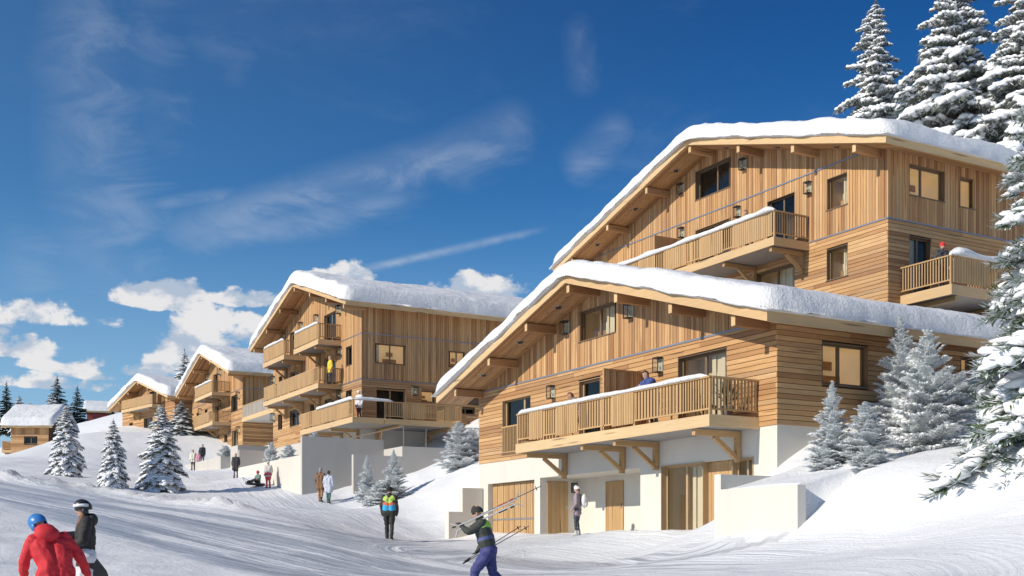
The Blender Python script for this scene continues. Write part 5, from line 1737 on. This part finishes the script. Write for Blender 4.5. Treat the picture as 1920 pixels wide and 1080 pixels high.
    for k in (-1, 1): e.ball((.033 * k, .080 * kk, .012), (.012, .008, .008), 6, 4)
    headpart(e, 'eyes', cloth((.03, .025, .02), .3))
    return o
def plain_skin():
    if 'skin' not in M: M['skin'] = plain('skin', SKIN, .55, .06, 20)
    return M['skin']
def facing(deg_from_view):
    """0 = looks away from the camera, 180 = looks at it, 90 = looks to the right"""
    return math.pi / 2 - TH - R(deg_from_view)
def bodypt(o, p):
    """a point given in body measures (1.75 m figure) in the world"""
    s = o.scale[0]
    a = o.rotation_euler[2]
    return Vector((o.location[0] + s * (p[0] * math.cos(a) - p[1] * math.sin(a)), o.location[1] + s * (p[0] * math.sin(a) + p[1] * math.cos(a)), o.location[2] + s * p[2]))
def on_ground(px, d):
    x, y = P(px, d); return (x, y, gz(x, y) - .01)
def feet(px, d, head_py, h):
    """standing height so that the head reaches head_py: feet level"""
    x, y = P(px, d); return (x, y, zat(head_py, x, y) - h)

# --- the two winter sports people at the bottom left
x, y = P(104, 15.6)
red = person('person in red ski jacket and blue helmet seen from behind', (x, y, zat(978, x, y) - 1.62), facing(-32), (.62, .025, .035), (.05, .05, .06), glove=(.04, .04, .045),
             hat=(.045, .20, .52), hat_kind='helmet', h=1.80, hem=.74, puff=1.30, wide=1.28, voxel=.013,
             J=dict(waist=(-.01, .02, 1.04), chest=(-.05, .12, 1.24), neck=(-.11, .20, 1.40), head=(-.17, .28, 1.545), look=(-.35, .9, -.45),
                    shl=(-.25, .13, 1.33), shr=(.14, .14, 1.37), ell=(-.36, .15, 1.06), wrl=(-.34, .28, .86), elr=(.33, .12, 1.12), wrr=(.44, .16, .87)))
hood = MB()
hood.ball((-.085, .10, 1.40), (.17, .12, .12), 14, 8)
hood.ball((-.10, .14, 1.46), (.14, .10, .09), 12, 8)
hd_ = hood.build('hood', cloth((.62, .025, .035)), red)
gg = MB(); gg.tube([(-.26, .36, 1.56), (-.20, .405, 1.555), (-.13, .405, 1.55), (-.07, .37, 1.555)], .034, 8)
gg.build('goggles', cloth((.03, .05, .05), .2), red)
x, y = P(160, 17.0)
fz = zat(938, x, y) - 1.74
snb = person('snowboarder in long black jacket and white trousers with white goggles', (x, y, fz), facing(-112), (.028, .026, .024), (.72, .72, .73), glove=(.03, .03, .03), hat=(.025, .025, .028), hat_kind='helmet',
             h=1.74, hem=.82, puff=1.32, wide=1.18, tp=1.35, voxel=.013,
             J=dict(head=(0, .035, 1.62), look=(-.1, .95, -.25), ell=(-.27, .05, 1.14), wrl=(-.12, .27, 1.05), elr=(.27, .02, 1.13), wrr=(.13, .26, 1.05)))
gg = MB(); gg.tube([(-.115, -.04, 1.675), (-.095, .09, 1.672), (-.05, .137, 1.665), (.05, .137, 1.665), (.095, .09, 1.672), (.115, -.04, 1.675)], .024, 8)
gg.tube([(-.055, .142, 1.664), (.055, .142, 1.664)], .033, 8)
gg.build('goggles', cloth((.78, .78, .80), .3), snb)
hb = MB(); hb.tube([(-.07, .0, 1.58), (-.085, .05, 1.48), (-.10, .10, 1.36), (-.09, .12, 1.27)], [.03, .04, .035, .012], 8); hb.tube([(.07, .0, 1.58), (.085, .05, 1.48), (.10, .10, 1.36), (.09, .12, 1.27)], [.03, .04, .035, .012], 8)
hb.build('hair', cloth((.20, .10, .05)), snb)
hb = MB(); hb.ball((0, -.09, 1.46), (.15, .09, .10), 12, 8); hb.build('hood', cloth((.028, .026, .024)), snb)
# snowboard held behind the legs, tips showing on both sides
def flat_board(name, label, cat, a, b, up, w, th, mats, rise=.06, n=14):
    a, b, up = Vector(a), Vector(b), Vector(up).normalized()
    d = (b - a).normalized(); L = (b - a).length
    s = d.cross(up).normalized(); up = s.cross(d)
    V, Fq = [], []
    for i in range(n + 1):
        t = i / n
        e = min(t, 1 - t) * L
        k = w / 2 * math.sqrt(max(0, 1 - (1 - min(1, e / (w * .62))) ** 2)) * (1 - .12 * math.sin(math.pi * t)) + .004
        z = rise * max(0, 1 - e / (w * .8)) ** 2
        c = a + d * L * t + up * z
        V += [c - s * k, c + s * k, c + s * k + up * th, c - s * k + up * th]
    for i in range(n):
        for k in range(4):
            Fq.append((4 * i + k, 4 * i + (k + 1) % 4, 4 * i + 4 + (k + 1) % 4, 4 * i + 4 + k))
    mb = MB(); mb.add(V, Fq); mb.add(V[:4], [(3, 2, 1, 0)]); mb.add(V[-4:], [(0, 1, 2, 3)])
    o = mb.build(name, mats, None, tuple(a)); o.location = a
    return tag(o, label, cat) if label else o
c0 = bodypt(snb, (0, .34, 1.0))
dv = Vector(bodypt(snb, (0, 0, 0))) - Vector(bodypt(snb, (0, 1, 0)))
rtv = Vector((CT, -ST, 0)); fwv = Vector((ST, CT, 0))
bA = Vector(P(127, 17.5, 1000)) ; bB = Vector(P(196, 17.9, 1092))
sb = flat_board('snowboard', 'black snowboard carried behind the person in the long black jacket', 'snowboard', bA - (bB - bA) * .05, bB, fwv * -1 + rtv * .25, .27, .015, cloth((.03, .03, .032), .35))
bd = MB(); m0 = bA.lerp(bB, .22); bd.ball(tuple(m0 - fwv * .06), (.08, .06, .09), 8, 6); m0 = bA.lerp(bB, .22)
bo = bd.build('binding', cloth((.25, .10, .16), .4), sb, tuple(sb.location))
# --- skier carrying skis
x, y = P(916, 21.6)
sk_z = zat(948, x, y) - 1.76
ski = person('skier walking left in dark jacket and blue trousers, skis on the shoulder', (x, y, sk_z), facing(-84), (.045, .050, .042), (.050, .055, .19), glove=(.02, .02, .02), hat=(.035, .035, .032), h=1.78, hem=.90, puff=1.28, wide=1.2, tp=1.35, voxel=.013,
             stripes=[(.045, .05, .042), (.09, .11, .26), (.045, .05, .042), (.045, .05, .042), (.35, .62, .10)],
             J=dict(pelvis=(0, 0, .93), waist=(0, .04, 1.04), chest=(0, .09, 1.27), neck=(0, .14, 1.445), head=(0, .21, 1.60), look=(0, .95, -.35), shl=(-.18, .11, 1.40), shr=(.19, .11, 1.40),
                    ell=(-.24, .33, 1.24), wrl=(-.13, .48, 1.36), elr=(.28, .05, 1.12), wrr=(.26, .22, .92), hipl=(-.09, 0, .90), hipr=(.09, 0, .90),
                    knl=(-.10, .24, .52), anl=(-.10, .26, .12), toel=(-.11, .44, .06), knr=(.10, -.06, .50), anr=(.10, -.36, .16), toer=(.11, -.22, .05)))
def stick(name, label, cat, a, b, r, mat, extra=None, group=None):
    mb = MB(); a, b = Vector(a), Vector(b)
    mb.tube([a, b], r, 6)
    o = mb.build(name, mat, None, tuple(a)); o.location = a
    if extra: extra(o, a, b)
    return tag(o, label, cat, group)
sA, sB = bodypt(ski, (-.14, .64, 1.30)), bodypt(ski, (-.17, -.62, 1.86))
for k, (dz_, lab) in enumerate(((0, 'upper of the two pale skis carried on the shoulder'), (-.055, 'lower of the two pale skis carried on the shoulder'))):
    s_ = flat_board('ski', lab, 'ski', sA + Vector((0, 0, dz_)), sB + Vector((0, 0, dz_)), (0, 0, 1 if k == 0 else -1), .11, .022, cloth((.50, .50, .48), .35), rise=.10)
    s_['group'] = 'skis carried by the skier'
    b_ = MB(); m0 = sA.lerp(sB, .74) + Vector((0, 0, dz_ + (.03 if k == 0 else -.02)))
    b_.bar(m0 - (sB - sA) * .07, m0 + (sB - sA) * .05, .06, .045); b_.bar(m0 + (sB - sA) * .10, m0 + (sB - sA) * .15, .06, .06)
    b_.build('binding', cloth((.35, .05, .05) if k == 0 else (.06, .06, .06), .4), s_, tuple(s_.location))
def pole_extra(o, a, b):
    g = MB(); g.tube([a, a + (b - a) * .10], .017, 6); g.build('grip', cloth((.02, .02, .02)), o, tuple(a))
    k = MB(); c = a + (b - a) * .94; d = (b - a).normalized(); k.tube([c, c + d * .012], .045, 8); k.build('basket', cloth((.03, .03, .03)), o, tuple(a))
stick('ski_pole', 'ski pole laid along the carried skis, pointing up to the right', 'ski pole', bodypt(ski, (-.08, .66, 1.32)), bodypt(ski, (-.10, -.98, 2.08)), .009, cloth((.16, .16, .17), .4), pole_extra, 'ski poles of the walking skier')
hA = bodypt(ski, (.29, .52, .66))
stick('ski_pole', 'ski pole in the hanging hand of the skier, tip further to the right', 'ski pole', hA, bodypt(ski, (.30, -.72, 1.36)), .009, cloth((.16, .16, .17), .4), pole_extra, 'ski poles of the walking skier')
stick('ski_pole', 'ski pole in the hanging hand of the skier, the shorter looking one', 'ski pole', bodypt(ski, (.25, .48, .70)), bodypt(ski, (.22, -.58, 1.36)), .009, cloth((.16, .16, .17), .4), pole_extra, 'ski poles of the walking skier')
# --- walkers
WALK = dict(knl=(-.10, .10, .51), anl=(-.10, .14, .10), toel=(-.11, .31, .05), knr=(.10, -.02, .50), anr=(.10, -.20, .13), toer=(.11, -.05, .05))
def someone(label, px, d, head_py, h, deg, **kw):
    x, y = P(px, d)
    g = gz(x, y)
    z = zat(head_py, x, y) - h
    return person(label, (x, y, g - .02), facing(deg), h=h, **kw)
someone('person walking away in a black jacket with lime, red and blue stripes', 730, 38.7, 910, 1.76, 4, jacket=(.03, .03, .028), trousers=(.030, .030, .026), glove=(.02, .02, .02), hat=(.015, .015, .015), hat_kind='hood',
        stripes=[(.05, .40, .72), (.62, .16, .08), (.45, .62, .12)], J=WALK, puff=1.3, wide=1.2, tp=1.25, voxel=.018, hem=.86)
wx, wy = 20.73, 32.3
bp = person('person in grey jacket and white hat with a white backpack', (wx, wy, gz(wx, wy) - .01), facing(-70), (.30, .24, .27), (.055, .06, .085), hat=(.75, .72, .75), hair=(.18, .08, .04), h=1.68, hem=.80, puff=1.05, wide=1.0, tp=.92, voxel=.018, boots=(.5, .5, .5),
            J=dict(knl=(-.09, .05, .50), anl=(-.09, .03, .10), wrl=(-.25, .12, .93), wrr=(.25, .06, .92)))
mb = MB(); mb.ball((0, -.24, 1.22), (.15, .11, .24), 14, 9); mb.ball((0, -.30, 1.12), (.11, .07, .12), 10, 7)
bpk = mb.build('backpack', cloth((.72, .72, .72)), bp)
for k in (-1, 1):
    st = MB(); st.tube([(.12 * k, -.16, 1.36), (.13 * k, .0, 1.475), (.12 * k, .15, 1.36), (.13 * k, .14, 1.2), (.13 * k, -.12, 1.08)], .017, 6); st.build('strap', cloth((.25, .25, .26)), bpk)
# couple before the tall grey wall
someone('person in a brown jacket and tan trousers standing before the tall grey wall', 601, 59.0, 872, 1.76, 10, jacket=(.20, .105, .055), trousers=(.36, .19, .085), hair=(.30, .26, .24), puff=1.2, wide=1.15, hem=.74, voxel=.02, J=WALK)
someone('person in a pale grey coat and teal trousers beside the person in brown', 616, 58.6, 875, 1.68, 14, jacket=(.50, .53, .62), trousers=(.05, .15, .14), hair=(.07, .05, .045), puff=1.2, wide=1.1, hem=.68, voxel=.02, J=WALK)
# adult in red trousers and child on a sledge
someone('person in a pale grey jacket and red trousers beside the sledge', 503, 65.3, 870, 1.52, 190, jacket=(.55, .52, .48), trousers=(.62, .06, .07), hat=(.55, .55, .52), glove=(.3, .06, .06), puff=1.25, wide=1.15, tp=1.3, voxel=.022)
SIT = dict(pelvis=(0, 0, .24), waist=(0, -.02, .36), chest=(0, -.02, .56), neck=(0, 0, .75), head=(0, .03, .93), shl=(-.18, 0, .70), shr=(.18, 0, .70), ell=(-.25, .10, .48), wrl=(-.20, .30, .42), elr=(.25, .10, .48), wrr=(.20, .30, .42),
           hipl=(-.10, .02, .22), hipr=(.10, .02, .22), knl=(-.14, .40, .36), knr=(.14, .40, .36), anl=(-.13, .74, .22), anr=(.13, .74, .22), toel=(-.14, .84, .30), toer=(.14, .84, .30))
cx_, cy_ = P(484, 65.8)
cz_ = gz(cx_, cy_)
person('small child with a red hat and green jacket sitting on the black sledge', (cx_, cy_, cz_ + .07), facing(215), (.16, .24, .21), (.04, .05, .05), hat=(.60, .04, .07), h=1.3, J=SIT, puff=1.3, wide=1.2, tp=1.2, voxel=.02, child=True, hem=.9)
sl_ = thing('sledge', 'black plastic sledge under the child on the snow path', 'sledge', (cx_, cy_, cz_), facing(215) - math.pi / 2)
b_ = MB()
n = 12
V = []
for i in range(n + 1):
    t = i / n; yy = -.45 + 1.35 * t
    w_ = .27 * math.sqrt(max(.04, 1 - (2 * t - 1) ** 6)); zz = .04 + .22 * max(0, t - .75) * 4 * max(0, t - .75) * 2
    V += [(-w_, yy, zz + .12), (-w_ * .8, yy, zz), (w_ * .8, yy, zz), (w_, yy, zz + .12), (w_ * .92, yy, zz + .12), (w_ * .74, yy, zz + .02), (-w_ * .74, yy, zz + .02), (-w_ * .92, yy, zz + .12)]
Fq = [(8 * i + k, 8 * i + (k + 1) % 8, 8 * i + 8 + (k + 1) % 8, 8 * i + 8 + k) for i in range(n) for k in range(8)]
b_.add(V, Fq, 0, True); b_.add(V[:8], [(7, 6, 1, 0), (6, 5, 2, 1), (5, 4, 3, 2)]); b_.add(V[-8:], [(0, 1, 6, 7), (1, 2, 5, 6), (2, 3, 4, 5)])
b_.build('hull', cloth((.03, .03, .035), .4), sl_)
r_ = MB(); r_.tube([(-.2, .88, .28), (0, 1.15, .45), (.2, .88, .28)], .012, 5); r_.build('rope', cloth((.15, .15, .15)), sl_)
someone('person in a long dark coat walking down the snow path alone', 442, 83.0, 848, 1.78, 175, jacket=(.035, .035, .045), trousers=(.08, .085, .10), hair=(.45, .42, .40), hem=.62, puff=1.3, wide=1.25, tp=.95, voxel=.022)
gF = 'family group on the far snow path'
someone('person in a white jacket and black trousers in the family far up the path', 362, 97, 846, 1.72, 178, jacket=(.72, .68, .58), trousers=(.03, .03, .035), hair=(.08, .06, .05), puff=1.3, wide=1.2, voxel=.025, group=gF)
someone('child in pink between the two adults far up the path', 372, 96.5, 858, 1.20, 178, jacket=(.66, .28, .36), trousers=(.42, .30, .42), hat=(.70, .60, .60), puff=1.3, wide=1.2, tp=1.2, voxel=.025, child=True, group=gF)
someone('person in dark jacket and blue jeans bending to the pink child', 379, 97, 848, 1.72, 150, jacket=(.045, .05, .06), trousers=(.16, .20, .28), hair=(.05, .04, .04), puff=1.25, wide=1.2, voxel=.025, group=gF,
        J=dict(chest=(0, .06, 1.26), neck=(0, .13, 1.43), head=(0, .20, 1.58), shl=(-.18, .09, 1.38), shr=(.18, .09, 1.38)))
# people on the balconies
LEAN = dict(waist=(0, .03, 1.05), chest=(0, .14, 1.23), neck=(0, .24, 1.38), head=(0, .31, 1.53), shl=(-.20, .20, 1.34), shr=(.20, .20, 1.34), ell=(-.27, .42, 1.15), wrl=(-.06, .50, 1.17), elr=(.27, .42, 1.15), wrr=(.06, .50, 1.17))
Wst = math.pi
bx_ = 21.43 - 1.20
person('person in a blue jacket leaning on the balcony rail of the nearest lodge', (bx_, onX(1226, bx_), 3.50), Wst, (.055, .085, .26), (.06, .06, .07), hair=(.05, .035, .03), h=1.72, J=LEAN, puff=1.3, wide=1.2, voxel=.02)
bx_ = 21.43 - .75
person('person with brown hair in a grey vest bending on the long balcony', (bx_, onX(1090, bx_), 3.50), Wst - .5, (.22, .20, .20), (.25, .18, .14), hair=(.16, .07, .04), h=1.70, J=dict(waist=(0, .03, 1.05), chest=(0, .16, 1.24), neck=(0, .28, 1.38), head=(0, .37, 1.50), shl=(-.18, .22, 1.34), shr=(.18, .22, 1.34)), voxel=.02)
bx_ = 32.4 - 1.15
person('person in a pale jacket leaning on the upper balcony of the rear lodge', (bx_, onX(1406, bx_), 11.88), Wst + .3, (.55, .50, .50), (.06, .06, .07), hair=(.22, .12, .08), h=1.72, J=LEAN, puff=1.3, voxel=.022)
person('person in a red hat behind the snowy side balcony rail of the rear lodge', (33.55, 28.3, 9.1), -Wst / 2 - .3, (.05, .05, .055), (.05, .05, .055), hat=(.62, .03, .03), h=1.72, voxel=.022, puff=1.2)
person('person in a yellow jacket on the second balcony of the middle lodge', (26.15, onX(619, 26.15), 10.4), Wst, (.72, .55, .05), (.05, .05, .06), hair=(.45, .38, .30), h=1.74, voxel=.022, puff=1.3, wide=1.2)
person('person in white at the corner of the lowest balcony of the middle lodge', (25.9, 64.4, 7.55), Wst + .4, (.70, .70, .74), (.10, .045, .07), hat=(.75, .75, .78), h=1.74, voxel=.022, puff=1.3, wide=1.2)

# --- things standing on the long balcony of the nearest lodge
ch = thing('balcony_chair', 'dark chair on the right half of the long balcony', 'chair', (20.7, 25.6, 3.5), R(200))
def cb(name, *b):
    return MB().box(*b).build(name, cloth((.05, .045, .045), .5), ch)
cb('seat', -.24, .24, -.24, .24, .42, .46)
MB().bar((0, -.24, .46), (0, -.36, .98), .46, .04).build('backrest', cloth((.05, .045, .045), .5), ch)
for sx in (-1, 1):
    for sy_ in (-1, 1): cb('leg', sx * .21 - .02, sx * .21 + .02, sy_ * .21 - .02, sy_ * .21 + .02, 0, .42)
pt = thing('potted_plant', 'leafy plant in a pot by the sliding door of the long balcony', 'plant', (20.75, 24.75, 3.5))
b_ = MB(); b_.tube([(0, 0, 0), (0, 0, .36)], [.14, .19], 10); b_.build('pot', cloth((.16, .13, .11)), pt)
lf = Bag(); r_ = random.Random(4)
for k in range(70):
    a = r_.uniform(0, 6.28); e = np.array([math.cos(a) * r_.uniform(.2, .9), math.sin(a) * r_.uniform(.2, .9), r_.uniform(.5, 1.2)]); e /= np.linalg.norm(e)
    v = np.cross(e, [0, 0, 1.0]); v /= np.linalg.norm(v)
    blade(lf, np.array([0, 0, .34]) + e * r_.uniform(0, .45), e, v, r_.uniform(.2, .4), .03)
link('leaves', tri_mesh('leaves', *lf.get(), M['needle_green'], smooth=False), pt)
